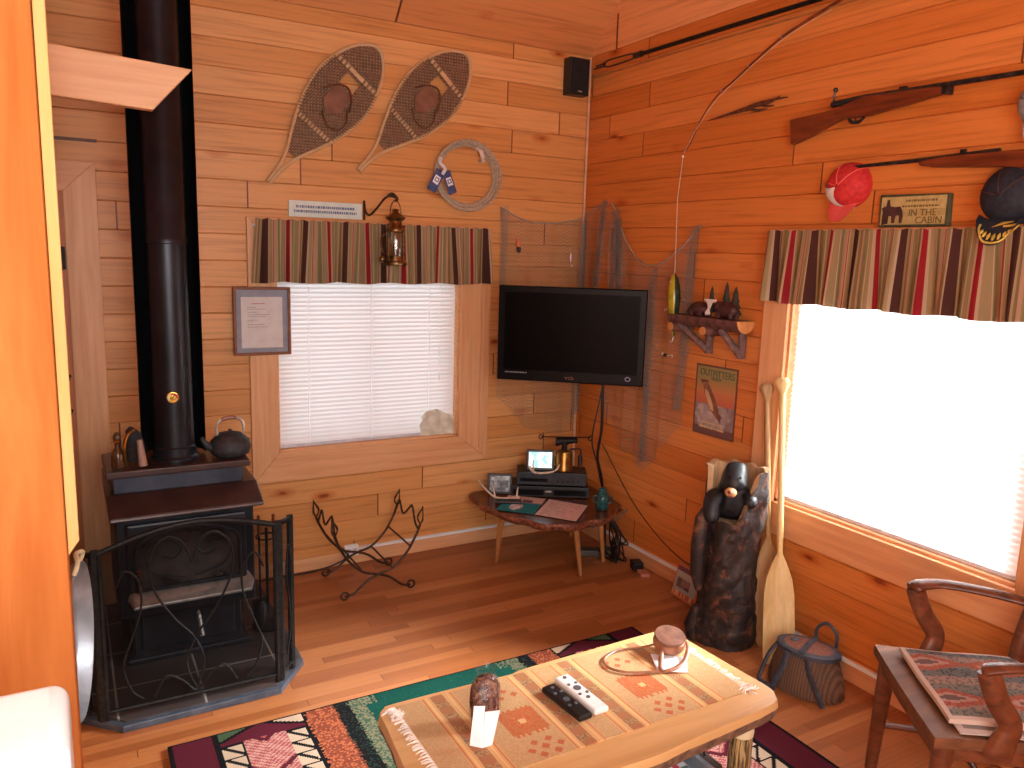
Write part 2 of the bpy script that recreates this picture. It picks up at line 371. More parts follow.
# ================================================================ BLINDS AND VALANCES
s=N('blind_vinyl'); pd=s.n('BsdfDiffuse',{'Color':lin((240,236,236))}); tl=s.n('BsdfTranslucent',{'Color':lin((240,238,240))}); mx=s.n('MixShader',{0:.17}); s.t.links.new(pd.outputs[0],mx.inputs[1]); s.t.links.new(tl.outputs[0],mx.inputs[2]); s.t.links.new(mx.outputs[0],s.out.inputs[0]); M_vinyl=s.m
def blind(P,a0,a1,z0,z1,label,org,d0=.035):
    root=thing('window_blind',label,'blind',org)
    g=G(); n=int((z1-z0-.05)/.0235)
    for i in range(n):
        z=z0+.028+i*.0235; t=R(62); w=.0132
        prof=[(-w*cos(t),-w*sin(t)),( .0012,0.0),(w*cos(t),w*sin(t))]     # (depth, height)
        for k in range(2):
            (da,za),(db,zb)=prof[k],prof[k+1]
            g.add([P(a0,d0+da,z+za),P(a1,d0+da,z+za),P(a1,d0+db,z+zb),P(a0,d0+db,z+zb)],[(0,1,2,3)])
    g.obj('slats',M_vinyl,root)
    def bar(nm,u0,u1,dd0,dd1,s0,s1,m=None):
        q=G(); p=[P(u,d,z) for u in (u0,u1) for d in (dd0,dd1) for z in (s0,s1)]
        q.add(p,[(0,1,3,2),(4,6,7,5),(0,4,5,1),(2,3,7,6),(0,2,6,4),(1,5,7,3)]); return q.obj(nm,m or M_white,root,bevel=.002)
    bar('bottom_rail',a0,a1,d0-.012,d0+.012,z0,z0+.016,plain('rail_grey',(196,194,200),(210,208,214)))
    bar('head_rail',a0,a1,d0-.015,d0+.02,z1-.03,z1)
    W=a1-a0
    for k in (.16,.5,.84):
        q=G(); q.tube([P(a0+W*k,d0-.0145,z0+.01),P(a0+W*k,d0-.0145,z1-.02)],.0016,5); q.obj('ladder_cord',M_white,root)
    q=G(); q.tube([P(a0+W*.9,d0-.02,z1-.03),P(a0+W*.9,d0-.02,z0+.34)],.0013,5); q.tube([P(a0+W*.9,d0-.02,z0+.36),P(a0+W*.9,d0-.02,z0+.32)],[.003,.006],8); q.obj('pull_cord',M_white,root)
blind(PB,WIN1[0]+.014,WIN1[1]-.014,WIN1[2]+.014,WIN1[3]-.014,'closed white slat blind in the window beside the framed notice',(-1.36,.03,.69))
blind(PR,WIN2[0]+.014,WIN2[1]-.014,WIN2[2]+.014,WIN2[3]-.014,'dazzling bright slat blind in the window on the right behind the armchair',(.03,-2.19,.69))
# crumpled pale cloth on the sill
g=G(); 
g.sheet(16,10,lambda u,v:(-1.075+u*.205+.004*sin(v*9),.004+.007*sin(u*17+v*5)+.005*sin(v*13),.694+v*(.135+.03*sin(u*4+.4))*(1-.25*(1-u)**3)),0,None,(0,-.004,0))
tag(g.obj('pale_cloth',plain('pale_cloth',(206,200,176),(232,228,214),.9),None,smooth=True),'crumpled cream cloth on the sill at the lower right of the blind','cloth')
STR=[(.0,.035,(136,30,36)),(.035,.075,(170,142,112)),(.075,.13,(140,116,84)),(.13,.15,(172,148,116)),(.15,.25,(134,122,84)),(.25,.29,(168,130,104)),(.29,.33,(120,96,66)),(.33,.37,(150,130,96)),(.37,.5,(72,42,36)),(.5,.53,(172,148,122)),(.53,.60,(150,128,92)),(.60,.62,(172,150,120)),(.62,.64,(140,60,50)),(.64,.70,(168,130,104)),(.70,.74,(158,140,104)),(.74,.80,(128,116,82)),(.80,.82,(174,150,122)),(.82,.92,(146,122,88)),(.92,.95,(170,144,116)),(.95,1.0,(136,30,36))]
def stripe(x):
    x=x%1.0
    for a,b,c in STR:
        if a<=x<b: return c
    return (150,130,96)
M_fab=vcol('striped_fabric',.9,.15,600)
def valance(P,a0,a1,label,org,ph,zt=1.882,zb=1.57):
    root=thing('window_valance',label,'valance',org); n=int((a1-a0)/.0034)
    def f(u,v):
        a=a0+(a1-a0)*u; z=lerp(zt,zb,v)
        amp=lerp(.006,.020,min(1,max(0,v-.12)*1.3)); w=amp*sin(a*52+1.3*sin(a*9+ph))+.4*amp*sin(a*113+ph)
        top=.003*sin(a*110) if v<.05 else 0
        return P(a+.010*sin(a*26+ph)*v+.03*(u-.5)*v,-.068-w,z+top+.004*sin(a*23)*v)
    g=G(); g.sheet(n,12,f,0,lambda u,v:stripe((a0+(a1-a0)*u)/.203+ph*.13),P(0,.002,0)-P(0,0,0)); g.obj('curtain',M_fab,root,smooth=True)
    g=G(); g.tube([P(a0-.01,-.036,1.85),P(a1+.01,-.036,1.85)],.007,8)
    for a in (a0-.006,a1+.006): g.tube([P(a,-.036,1.85),P(a,-.023,1.85)],.006,6)
    g.obj('rod',M_white,root,smooth=True)
valance(PB,-1.985,-.70,'gathered striped valance over the window behind the hanging brass lantern',(-1.35,-.05,1.57),0.0)
valance(PR,-2.92,-1.54,'gathered striped valance over the bright window on the right',(-.05,-2.2,1.57),2.2)
# ================================================================ STOVE CORNER
M_steel=plain('stove_steel',(26,28,34),(44,46,54),.38,.3,14)
M_steelb=plain('stove_steel_blue',(58,62,74),(78,82,94),.36,.45,10)
M_rust=plain('stove_brown_enamel',(58,38,34),(76,50,44),.35,.2,10)
M_pipe=plain('pipe_black',(24,24,29),(40,40,47),.36,.45,6,bump=.05)
M_shield=plain('shield_black',(6,6,7),(12,11,12),.5,.2,6)
M_silver=plain('silver_trim',(170,164,156),(214,208,200),.3,.55,20)
M_copper=plain('copper_coil',(150,92,66),(190,120,86),.3,.9,20)
M_brass=plain('brass',(168,124,50),(206,160,80),.25,.95,20)
# hearth pad
hp=thing('hearth_pad','low dark tiled hearth pad with clipped corners under the wood stove','hearth',(-2.43,-.6,0))
HP=[(-2.72,-1.17),(-2.155,-1.165),(-2.02,-.985),(-2.02,-.06),(-2.86,-.06),(-2.86,-1.03)]
def inset(poly,k,c=(-2.43,-.62)): return [(c[0]+(x-c[0])*k,c[1]+(y-c[1])*k) for x,y in poly]
g=G(); g.prism([(x,y,0) for x,y in HP],(0,0,.026)); g.obj('base',plain('pad_edge',(52,58,70),(80,86,98),.35,.1,12),hp,bevel=.003)
s=N('slate_tile'); br=s.n('TexBrick',{'Vector':s.obj(),'Scale':1.0,'Mortar Size':.004,'Brick Width':.30,'Row Height':.30,'Color1':lin((52,46,46)),'Color2':lin((72,62,60)),'Mortar':lin((150,140,132))},offset=0.0)
M_tile=s.fin(br.outputs['Color'],.35)
g=G(); g.prism([(x,y,.026) for x,y in inset(HP,.955)],(0,0,.006)); g.obj('tiles',M_tile,hp)
# stove
st=thing('wood_stove','black cast wood stove with brown top plates behind the mesh fire screen','stove',(-2.43,-.5,.032))
X0,X1=-2.695,-2.165
g=G(); g.bx(X0+.05,X1-.05,-.70,-.26,.032,.24); g.bx(X0+.02,X1-.02,-.74,-.22,.032,.055); g.obj('pedestal',M_steel,st,bevel=.006)
g=G(); g.bx(X0,X1,-.76,-.20,.24,.665); g.obj('firebox',M_steel,st,bevel=.008)
g=G(); g.prism([(X0-.02,-.805,.668),(X0-.02,-.80,.686),(X0-.02,-.665,.742),(X0-.02,-.20,.742),(X0-.02,-.20,.668)],(X1-X0+.055,0,0)); g.obj('ledge_plate',M_rust,st,bevel=.006)
g=G(); g.bx(X0+.006,X1-.02,-.66,-.22,.742,.815); g.obj('heat_box',M_steelb,st,bevel=.004)
g=G(); g.bx(X0-.022,X1+.005,-.70,-.36,.815,.8455); g.obj('top_plate',M_rust,st,bevel=.007)
g=G(); g.bx(X0+.035,X1-.035,-.782,-.76,.285,.645); d=g.obj('door',M_steel,st,bevel=.01)
# arched window frame and glass of the door
def arch(w,z0,z1,rise,y,n=14,cx=-2.43):
    p=[(cx-w,y,z0),(cx+w,y,z0)]
    for i in range(n+1):
        t=PI*i/n; p.append((cx+w*cos(t),y,z1+rise*sin(t)))
    return p
g=G(); a=arch(.20,.37,.53,.085,-.787); g.tube(a,.009,8,closed=True); g.obj('window_frame',M_steel,d,smooth=True)
g=G(); g.prism(arch(.195,.375,.53,.08,-.784),(0,.002,0)); g.obj('window_glass',plain('stove_glass',(40,38,38),(88,84,80),.12,0,9,spec=.9),d)
for sx in (-1,1):
    g=G(); g.tube(crv([(-2.43+sx*.02,-.792,.40),(-2.43+sx*.14,-.794,.44),(-2.43+sx*.16,-.794,.53),(-2.43+sx*.09,-.794,.575),(-2.43+sx*.03,-.794,.53),(-2.43+sx*.06,-.794,.49),(-2.43+sx*.1,-.794,.50)],6),.004,6); g.obj('scroll',M_steel,d,smooth=True)
g=G(); g.prism([(X0+.05,-.84,.325),(X1-.03,-.84,.325),(X1-.01,-.79,.345),(X1-.03,-.765,.376),(X0+.05,-.765,.376),(X0+.03,-.79,.345)],(0,0,-.014)); g.obj('ash_lip',M_silver,st,bevel=.004)
g=G(); g.tube([(-2.62,-.80,.36),(-2.62,-.80,.46)],.006,8)
for i in range(9): g.lathe([(.006,-.003),(.013,0),(.006,.003)],(-2.62,-.80,.372+i*.0105),(0,0,1),12)
g.obj('door_handle',M_copper,st,smooth=True)
g=G(); g.tube(crv([(-2.40,-.745,.22),(-2.40,-.78,.215),(-2.395,-.785,.165),(-2.39,-.785,.13)]),[.008]*24+[.012],8); g.obj('ash_pull',M_silver,st,smooth=True)
g=G(); g.bx(X0+.08,X1-.08,-.708,-.70,.075,.225); g.obj('ash_drawer',M_steel,st,bevel=.005)
# stovepipe with its shield
sp=thing('stovepipe','tall black stovepipe with a dark half-round shield rising from the stove','stovepipe',(-2.445,-.52,.846))
px,py=-2.443,-.55
def pp(z): return (px+.0,py,z)
g=G(); g.lathe([(.0,.0),(.095,0),(.095,.012),(.086,.02),(.086,.055),(.081,.06),(.078,.9),(.081,.903),(.081,.925),(.079,.928),(.079,1.85),(.082,1.853),(.082,1.875),(.08,1.878),(.08,2.75),(0,2.75)],(px,py,.846),n=36); g.obj('pipe',M_pipe,sp,smooth=True)
g=G()
for (r0) in (.127,):
    g.lathe([(r0,0),(r0,2.6),(r0-.004,2.6),(r0-.004,0),(r0,0)],(px,py+.02,.86),n=28,a0=R(-5),a1=R(185))
g.obj('heat_shield',M_shield,sp,smooth=True)
for z in (1.3,2.2):
    g=G(); g.cyl((px,py+.06,z),(px,py+.145,z),.006); g.obj('spacer',M_rot,sp)
th=thing('flue_thermometer','small round orange and brass magnetic thermometer on the stovepipe','thermometer',(px,py-.08,1.1))
dr=V((-.10,-1,0)).normalized(); tc=V((px,py,1.122))+dr*.079
g=G(); g.lathe([(0,0),(.024,0),(.026,.004),(.024,.009),(.021,.010),(0,.010)],tc,dr,28); g.obj('case',M_brass,th,smooth=True)
for a0,a1,c in ((0,2.2,(210,160,50)),(2.2,4.4,(200,60,30)),(4.4,6.28,(230,200,120))):
    g=G(); g.lathe([(.011,.0105),(.0205,.0105),(.0205,.0112),(.011,.0112)],tc,dr,14,a0=a0,a1=a1); g.obj('dial_band',plain('dial_%d'%c[1],c),th)
g=G(); g.tube([tc+dr*.012,tc+dr*.012+V((.008,0,.012))],.0015,6); g.ell(tc+dr*.012,(.003,.003,.003),8); g.obj('needle',M_rot,th)
# kettle
kt=thing('cast_iron_kettle','dark cast iron kettle with a curled wire handle on the stove top','kettle',(-2.235,-.60,.846))
ko=V((-2.225,-.60,.846)); M_iron=plain('cast_iron',(44,44,48),(62,62,66),.6,.3,50)
g=G(); g.lathe([(0,0),(.055,0),(.078,.012),(.086,.04),(.080,.068),(.055,.092),(.05,.097),(.0,.097)],ko,n=28); g.obj('body',M_iron,kt,smooth=True,angle=60)
g=G(); g.lathe([(.0,.104),(.018,.104),(.048,.099),(.053,.094),(.053,.090)],ko,n=24); g.ell(ko+V((0,0,.110)),(.009,.009,.009),10); g.obj('lid',M_iron,kt,smooth=True)
g=G(); g.tube(crv([ko+V((-.065,-.01,.035)),ko+V((-.10,-.012,.06)),ko+V((-.118,-.014,.092))],6),[.02-.001*i for i in range(13)],12); g.obj('spout',M_iron,kt,smooth=True)
g=G(); h=crv([ko+V((-.05,0,.088)),ko+V((-.055,0,.125)),ko+V((-.04,0,.155)),ko+V((.0,0,.168)),ko+V((.04,0,.160)),ko+V((.058,0,.13)),ko+V((.052,0,.088))],6)
g.tube(h,.0055,8); hd=g.obj('handle',M_silver,kt,smooth=True)
g=G(); g.tube(h[13:23],[.005]+[.008]*8+[.005],10); g.obj('grip',plain('worn_copper',(120,88,76),(170,130,112),.4,.5),kt,smooth=True)
# two old irons / figures to the left of the pipe
f1=thing('glass_bottle','small dark glass bottle figurine at the left end of the stove top','figurine',(-2.66,-.62,.846))
g=G(); g.lathe([(0,0),(.024,0),(.026,.01),(.025,.05),(.018,.072),(.010,.085),(.010,.105),(.015,.118),(.014,.135),(.006,.146),(0,.147)],(-2.665,-.63,.846),n=18); g.obj('body',plain('amber_glass',(58,36,22),(110,76,46),.12,.2,30),f1,smooth=True)
g=G(); g.tube([(-2.665+.012*cos(i*PI/5),-.63+.012*sin(i*PI/5),.955) for i in range(10)],.004,6,closed=True); g.obj('collar',M_brass,f1,smooth=True)
f2=thing('sad_iron','antique flat iron standing on its heel beside the stovepipe','iron',(-2.60,-.60,.846))
g=G(); g.prism([(-2.632,-.575,.85),(-2.632,-.575,.985),(-2.615,-.58,1.005),(-2.588,-.60,.985),(-2.575,-.62,.93),(-2.572,-.625,.85)],(.012,-.022,0)); g.obj('sole_plate',M_iron,f2,bevel=.004)
g=G(); g.tube(crv([(-2.60,-.615,.995),(-2.628,-.64,.975),(-2.64,-.65,.93),(-2.635,-.64,.87),(-2.60,-.62,.852)],6),.006,8); g.obj('handle_strap',M_brass,f2,smooth=True)
g=G(); g.tube([(-2.585,-.655,.96),(-2.575,-.66,.852)],[.011,.017],12); g.obj('handle_grip',plain('pinkish_wood',(140,106,92),(168,130,112)),f2,smooth=True)
# fire tools
ft=thing('fireplace_tools','small black stand of brass topped fire tools to the right of the stove','fire tools',(-2.085,-.62,.03))
g=G(); g.lathe([(0,0),(.07,0),(.072,.01),(.02,.022),(0,.022)],(-2.085,-.62,.032),n=20); g.tube([(-2.085,-.62,.05),(-2.085,-.62,.50)],.007,8)
g.tube([(-2.085+.045*cos(i*PI/8),-.62+.045*sin(i*PI/8),.46) for i in range(16)],.004,6,closed=True); g.obj('stand',M_rot,ft,smooth=True)
for i,(nm) in enumerate(('poker','shovel','brush','tongs')):
    a=i*PI/2+.6; x=-2.085+.045*cos(a); y=-.62+.045*sin(a)
    g=G(); g.tube([(x,y,.07),(x,y,.485)],.0045,6)
    if nm=='shovel': g.prism([(x-.03,y,.07),(x+.03,y,.07),(x+.035,y,.15),(x-.035,y,.15)],(0,.006,0))
    elif nm=='brush': g.lathe([(.012,0),(.03,-.02),(.034,-.1),(0,-.1)],(x,y,.17),n=12)
    elif nm=='poker': g.tube([(x,y,.09),(x+.03,y,.075),(x+.035,y,.1)],.004,6)
    else: g.tube([(x+.014,y,.07),(x+.012,y,.3),(x,y,.33)],.004,6)
    o=g.obj(nm,M_rot,ft,smooth=True)
    g=G(); g.lathe([(.004,0),(.008,.01),(.008,.05),(.005,.06),(.009,.07),(.0,.08)],(x,y,.475),n=12); g.obj('knob',M_copper,o,smooth=True)
# fire screen
fs=thing('fire_screen','three panel black mesh fire screen with an arched top and heart scrollwork','fire screen',(-2.46,-1.1,.032))
A=V((-2.765,-1.115,.034)); B=V((-2.158,-1.122,.034)); L=V((-2.822,-1.055,.034)); Q=V((-2.082,-1.045,.034)); Z=V((0,0,1))
s=N('screen_mesh'); d1=s.n('BsdfDiffuse',{'Color':lin((22,18,18))}); t1=s.n('BsdfTransparent'); 
mx=s.n('MixShader',{0:.58}); s.t.links.new(t1.outputs[0],mx.inputs[1]); s.t.links.new(d1.outputs[0],mx.inputs[2]); s.t.links.new(mx.outputs[0],s.out.inputs[0]); M_mesh=s.m
def panel(nm,P0,P1,h0,h1,rise,scroll):
    d=P1-P0; n=16
    top=[P0+d*(i/n)+Z*(lerp(h0,h1,i/n)+rise*sin(PI*i/n)) for i in range(n+1)]
    g=G(); g.tube(top,.011,8); g.tube([P0+Z*.03,P1+Z*.03],.008,8); g.tube([P0,P0+Z*h0],.010,8); g.tube([P1,P1+Z*h1],.010,8)
    fr=g.obj(nm,M_rot,fs,smooth=True)
    g=G(); g.add([P0+Z*.03,P1+Z*.03]+[top[n-i]-Z*.005 for i in range(n+1)],[tuple(range(n+3))]); g.obj('mesh',M_mesh,fr)
    nrm=d.cross(Z).normalized()*-.012
    for pts in scroll:
        g=G(); g.tube(crv([P0+d*u+Z*v+nrm*(-1 if nrm.y>0 else 1) for u,v in pts],6),.0045,6); g.obj('scroll',M_rot,fr,smooth=True)
heart=[[(.50,.06),(.55,.16),(.50,.26),(.38,.36),(.28,.48),(.27,.60),(.36,.665),(.45,.64),(.50,.56)],[(.50,.06),(.45,.16),(.50,.26),(.62,.36),(.72,.48),(.73,.60),(.64,.665),(.55,.64),(.50,.56)],
       [(.08,.50),(.03+.1,.56),(.2,.52),(.21,.42),(.15,.30),(.10,.20),(.14,.10),(.2,.06)],[(.92,.50),(.87,.56),(.8,.52),(.79,.42),(.85,.30),(.90,.20),(.86,.10),(.8,.06)],
       [(.26,.06),(.33,.13),(.42,.1),(.5,.05),(.58,.1),(.67,.13),(.74,.06)]]
panel('centre_panel',A,B,.635,.655,.062,heart)
side=[[(.2,.1),(.6,.2),(.5,.32),(.25,.42),(.5,.55),(.75,.48)]]
panel('side_panel',L,A+V((-.022,.012,0)),.615,.63,.0,side)
panel('side_panel',B+V((.022,.012,0)),Q,.655,.645,.0,side)
for P0,h in ((A+V((-.012,0,0)),.65),(B+V((.012,0,0)),.67),(L,.63),(Q,.66)):
    g=G(); g.box(P0+Z*h/2,(.024,.014,h)); g.obj('post',M_rot,fs,bevel=.002)
# ================================================================ LOG RACK
lr=thing('log_rack','empty scrolled wrought iron log rack with leaf tips on the floor below the window','log rack',(-1.5,-.3,0))
M_wr=plain('wrought_iron',(52,34,26),(84,58,42),.5,.6,50)
def ringp(c,r,axis='y',n=14):
    c=V(c); return [c+V((r*cos(i*2*PI/n),0,r*sin(i*2*PI/n))) for i in range(n)]
for y in (-.46,-.13):
    z=lambda u:u
    f=-1 if y<-.3 else 1
    for sgn in (-1,1):
        cx=-1.497
        P=[(cx-sgn*.175,.022),(cx-sgn*.13,.030),(cx-sgn*.06,.085),(cx,.110),(cx+sgn*.08,.135),(cx+sgn*.155,.205),(cx+sgn*.205,.29),(cx+sgn*.228,.345)]
        g=G(); g.tube(crv([(a,y,b) for a,b in P],6),.0065,8); g.tube(ringp((cx-sgn*.178,y,.025),.019),.0055,6,closed=True); leg=g.obj('curved_leg',M_wr,lr,smooth=True)
        g=G(); t=V((cx+sgn*.228,y,.345))
        for k in range(4):
            a=k*PI/2+.4; g.tube(crv([t,t+V((.016*cos(a),.016*sin(a),.022)),t+V((.018*cos(a),.018*sin(a),.045)),t+V((sgn*.012,0,.085))],4),.0035,6)
        g.ell(t+V((sgn*.012,0,.087)),(.005,.005,.009),8); g.obj('leaf_tip',M_wr,leg,smooth=True)
for x,z in ((-1.42,.131),(-1.574,.131),(-1.325,.235),(-1.669,.235)):
    g=G(); g.tube([(x,-.46,z),(x,-.13,z)],.005,6); g.obj('crossbar',M_wr,lr,smooth=True)
for sgn in (-1,1):
    g=G(); x=-1.497+sgn*.215; g.tube(crv([(x,-.46,.32),(x,-.42,.345),(x,-.38,.42),(x,-.34,.40),(x,-.25,.34),(x,-.2,.40),(x,-.16,.36),(x,-.13,.32)],5),.0055,8); g.obj('carry_handle',M_wr,lr,smooth=True)
# ================================================================ BACK WALL
fn=thing('framed_notice','wood framed printed notice with a grey mat overlapping the left of the window','framed notice',(-1.957,-.03,1.204))
x0,x1,z0,z1=-2.098,-1.818,1.204,1.547; M_frw=wood('frame_wood',(112,62,34),(150,88,52),0,4,10)
g=G()
for a,b,c,d in ((x0,x1,z1-.014,z1),(x0,x1,z0,z0+.014),(x0,x0+.014,z0+.014,z1-.014),(x1-.014,x1,z0+.014,z1-.014)): g.bx(a,b,-.045,-.0225,c,d)
g.obj('frame',M_frw,fn,bevel=.002)
g=G(); g.bx(x0+.012,x1-.012,-.034,-.0225,z0+.012,z1-.012); g.obj('mat',plain('grey_mat',(136,138,150),(150,152,162),.8),fn)
g=G(); g.bx(x0+.038,x1-.04,-.0355,-.034,z0+.038,z1-.05); pg=g.obj('page',plain('paper_grey',(206,200,196),(216,210,206),.8),fn)
def dashes(lines,P,mat,parent,name='printed_lines'):
    g=G()
    for (u,v,l,h) in lines:
        x=u; 
        while x<u+l-.003:
            w=.004+.010*hsh(x*31,v*17); w=min(w,u+l-x)
            g.add([P(x,v),P(x+w,v),P(x+w,v+h),P(x,v+h)],[(0,1,2,3)]); x+=w+.0028
    return g.obj(name,mat,parent)
M_ink=plain('ink_grey',(126,122,126),(140,136,140),.8); M_red=plain('ink_red',(170,70,70),(180,84,80),.8); M_inkb=plain('ink_blue',(96,110,140),(110,124,150),.8)
PW=lambda y:(lambda u,v:V((u,y,v)))
dashes([(-2.008,1.462,.062,.004)],PW(-.0362),M_red,pg)
dashes([(-2.03,1.444,.04,.003),(-2.03,1.438-.003,.09,.003),(-2.03,1.42,.05,.003),(-2.03,1.408,.105,.003),(-2.03,1.398,.09,.003),(-2.03,1.38,.045,.003),(-2.03,1.372,.03,.003),(-2.03,1.358,.085,.003),(-2.03,1.346,.10,.003)],PW(-.0362),M_ink,pg)
sg=thing('wall_sign','narrow pale blue sign with two lines of small print above the striped valance','sign',(-1.62,-.01,1.9))
g=G(); g.bx(-1.811,-1.429,-.012,-.0005,1.901,1.982); bd=g.obj('plaque',plain('pale_blue_board',(206,216,206),(220,226,216),.7),sg,bevel=.001)
dashes([(-1.775,1.946,.31,.013),(-1.785,1.923,.33,.013)],PW(-.0126),M_inkb,bd)
# snowshoes
M_ash=wood('ash_frame',(196,156,112),(220,184,140),0,4,6); M_raw=plain('rawhide',(120,92,60),(158,128,92),.7); M_lea=plain('boot_leather',(112,70,48),(140,92,66),.6)
s=N('rawhide_web'); o=s.obj(); xy=s.xyz(o)
a=s.math('ABSOLUTE',s.math('SUBTRACT',s.math('FRACT',s.math('MULTIPLY',s.math('ADD',xy[0],xy[2]),62.0)),.5)); b=s.math('ABSOLUTE',s.math('SUBTRACT',s.math('FRACT',s.math('MULTIPLY',s.math('SUBTRACT',xy[0],xy[2]),62.0)),.5)); c=s.math('ABSOLUTE',s.math('SUBTRACT',s.math('FRACT',s.math('MULTIPLY',xy[2],66.0)),.5))
ln=s.math('MAXIMUM',s.math('MAXIMUM',a,b),c); k=s.math('GREATER_THAN',ln,.26)
dd=s.n('BsdfPrincipled',{'Base Color':s.ramp(s.noise(o,40.0),[(.3,(88,64,46)),(.7,(134,104,78))]),'Roughness':.7}); t1=s.n('BsdfTransparent'); mx=s.n('MixShader',{0:k}); s.t.links.new(t1.outputs[0],mx.inputs[1]); s.t.links.new(dd.outputs[0],mx.inputs[2]); s.t.links.new(mx.outputs[0],s.out.inputs[0]); M_web=s.m
def snowshoe(tail,head,label,mir):
    T=V((tail[0],-.03,tail[1])); H=V((head[0],-.03,head[1])); Ld=(H-T).length; U=(H-T)/Ld; W=V((U.z,0,-U.x)); root=thing('snowshoe',label,'snowshoe',(tail[0],-.03,tail[1]))
    prof=[(0,.008),(.10,.011),(.20,.03),(.32,.078),(.45,.122),(.60,.152),(.72,.150),(.83,.128),(.92,.090),(.98,.04),(1.0,0)]
    def wd(s_):
        for (a,b),(c,d) in zip(prof,prof[1:]):
            if a<=s_<=c: return lerp(b,d,(s_-a)/(c-a))
        return 0
    P=lambda s_,w,dy=0:T+U*(s_*Ld)+W*w+V((0,dy,0))
    pts=[P(a,b) for a,b in prof]+[P(a,-b) for a,b in prof[-2::-1]]
    g=G(); g.tube(crv(pts,5),.0085,8); g.obj('frame',M_ash,root,smooth=True)
    for nm,s0,s1 in (('tail_webbing',.20,.395),('centre_webbing',.405,.79),('toe_webbing',.80,.985)):
        g=G(); n=12
        def f(u,v): 
            s_=lerp(s0,s1,v); w=wd(s_)*.97*(2*u-1); return P(s_,w,0)
        hole=nm=='centre_webbing'
        vs=[];fs=[]; nu,nv=20,16
        for j in range(nv+1):
            for i in range(nu+1): vs.append(f(i/nu,j/nv))
        for j in range(nv):
            for i in range(nu):
                u=(i+.5)/nu; s_=lerp(s0,s1,(j+.5)/nv)
                if hole and abs(u-.5)<.14 and .69<s_<.775: continue
                q=nu+1; fs.append((j*q+i,j*q+i+1,(j+1)*q+i+1,(j+1)*q+i))
        g.add(vs,fs); g.obj(nm,M_web,root)
    for s_ in (.40,.795):
        w=wd(s_); g=G(); c=P(s_,0); rot=Matrix((W,V((0,1,0)),U)).transposed(); g.box(c,(2*w,.010,.022),0,rot); cb=g.obj('crossbar',M_ash,root,bevel=.002)
        for grp in (((0,1,2,3),(7,8,9,10)) if s_>.5 else (tuple(range(11)),)):
            g=G()
            for i in grp: g.box(P(s_,-w+2*w*(i+.5)/11),(.012,.016,.027),0,rot)
            g.obj('lashing',M_raw,cb,bevel=.002)
    # leather harness
    g=G(); 
    g.tube(crv([P(.60,-.085,-.012),P(.66,-.05,-.03),P(.69,.0,-.035),P(.66,.05,-.03),P(.60,.085,-.012)],5),.013,8,flat=.3); g.obj('toe_strap',M_lea,root,smooth=True)
    g=G(); g.prism([P(.55,-.05,-.006),P(.67,-.055,-.006),P(.68,0,-.006),P(.67,.055,-.006),P(.55,.05,-.006),P(.50,0,-.006)],(0,-.006,0)); g.obj('foot_pad',M_lea,root)
    g=G(); g.tube(crv([P(.60,.07,-.015),P(.54,.105,-.02),P(.47,.09,-.02),P(.46,.03,-.02),P(.50,-.02,-.016)],5),.008,6,flat=.4); g.obj('heel_strap',M_lea,root,smooth=True)
    # frame wrap stitches
    for q in (-1,1):
        g=G()
        for i in range(22):
            s_=.42+.36*i/21; g.ell(P(s_,q*wd(s_)),(.010,.011,.006),8)
        g.obj('frame_wraps',M_raw,root,smooth=True)
snowshoe((-1.912,2.06),(-1.345,2.765),'left of the two wood and rawhide snowshoes high on the wall',1)
snowshoe((-1.452,2.15),(-.838,2.80),'right of the two snowshoes, nearer the coil of rope',1)
# lasso coil
co=thing('rope_coil','coil of pale rope with blue and white tags right of the snowshoes','rope',(-.82,-.03,2.0))
M_rope=plain('pale_rope',(160,142,120),(190,172,150),.9,0,90)
g=G()
for k in range(5):
    r=.160+.007*k; ph=k*1.3; cc=V((-.832+.006*cos(ph),-.02-.009*k,2.172+.006*sin(ph)))
    pts=[cc+V((r*cos(a)*1.06,.006*sin(3*a+ph),r*sin(a))) for a in [i*2*PI/48 for i in range(48)]]
    g.tube(pts,.0075,8,closed=True)
g.obj('coils',M_rope,co,smooth=True)
g=G(); g.tube([V((-.765,-.01,2.315)),V((-.76,-.03,2.32)),V((-.757,-.06,2.30)),V((-.75,-.065,2.27)),V((-.74,-.05,2.255)),V((-.735,-.01,2.26))],.012,8); g.obj('binding',plain('pale_tie',(204,190,178)),co,smooth=True)
M_tagb=plain('tag_blue',(52,66,112),(70,84,130),.5)
for (cx,cz,ang,w) in ((-1.035,2.125,28,.055),(-.955,2.12,-22,.05)):
    rot=Matrix.Rotation(R(ang),3,'Y'); g=G(); g.box((cx,-.075,cz),(w,.006,.125),0,rot); t=g.obj('hang_tag',M_tagb,co,bevel=.008)
    g=G(); g.box(V((cx,-.0795,cz))+rot@V((0,0,.005)),(w*.62,.002,.045),0,rot); t2=g.obj('tag_panel',plain('tag_white',(216,218,226)),t)
    g=G()
    for (dx,dz,sx,sz) in ((0,.012,.022,.004),(0,-.006,.022,.004),(-.009,.003,.004,.02),(.009,.003,.004,.02)): g.box(V((cx,-.081,cz))+rot@V((dx,0,dz+.003)),(sx,.001,sz),0,rot)
    g.obj('tag_mark',M_tagb,t)
g=G(); g.tube(crv([(-1.0,-.06,2.25),(-1.01,-.07,2.22),(-.985,-.078,2.19),(-1.0,-.075,2.16)]),.010,8); g.obj('tag_ribbon',plain('ribbon_white',(206,206,210)),co,smooth=True)
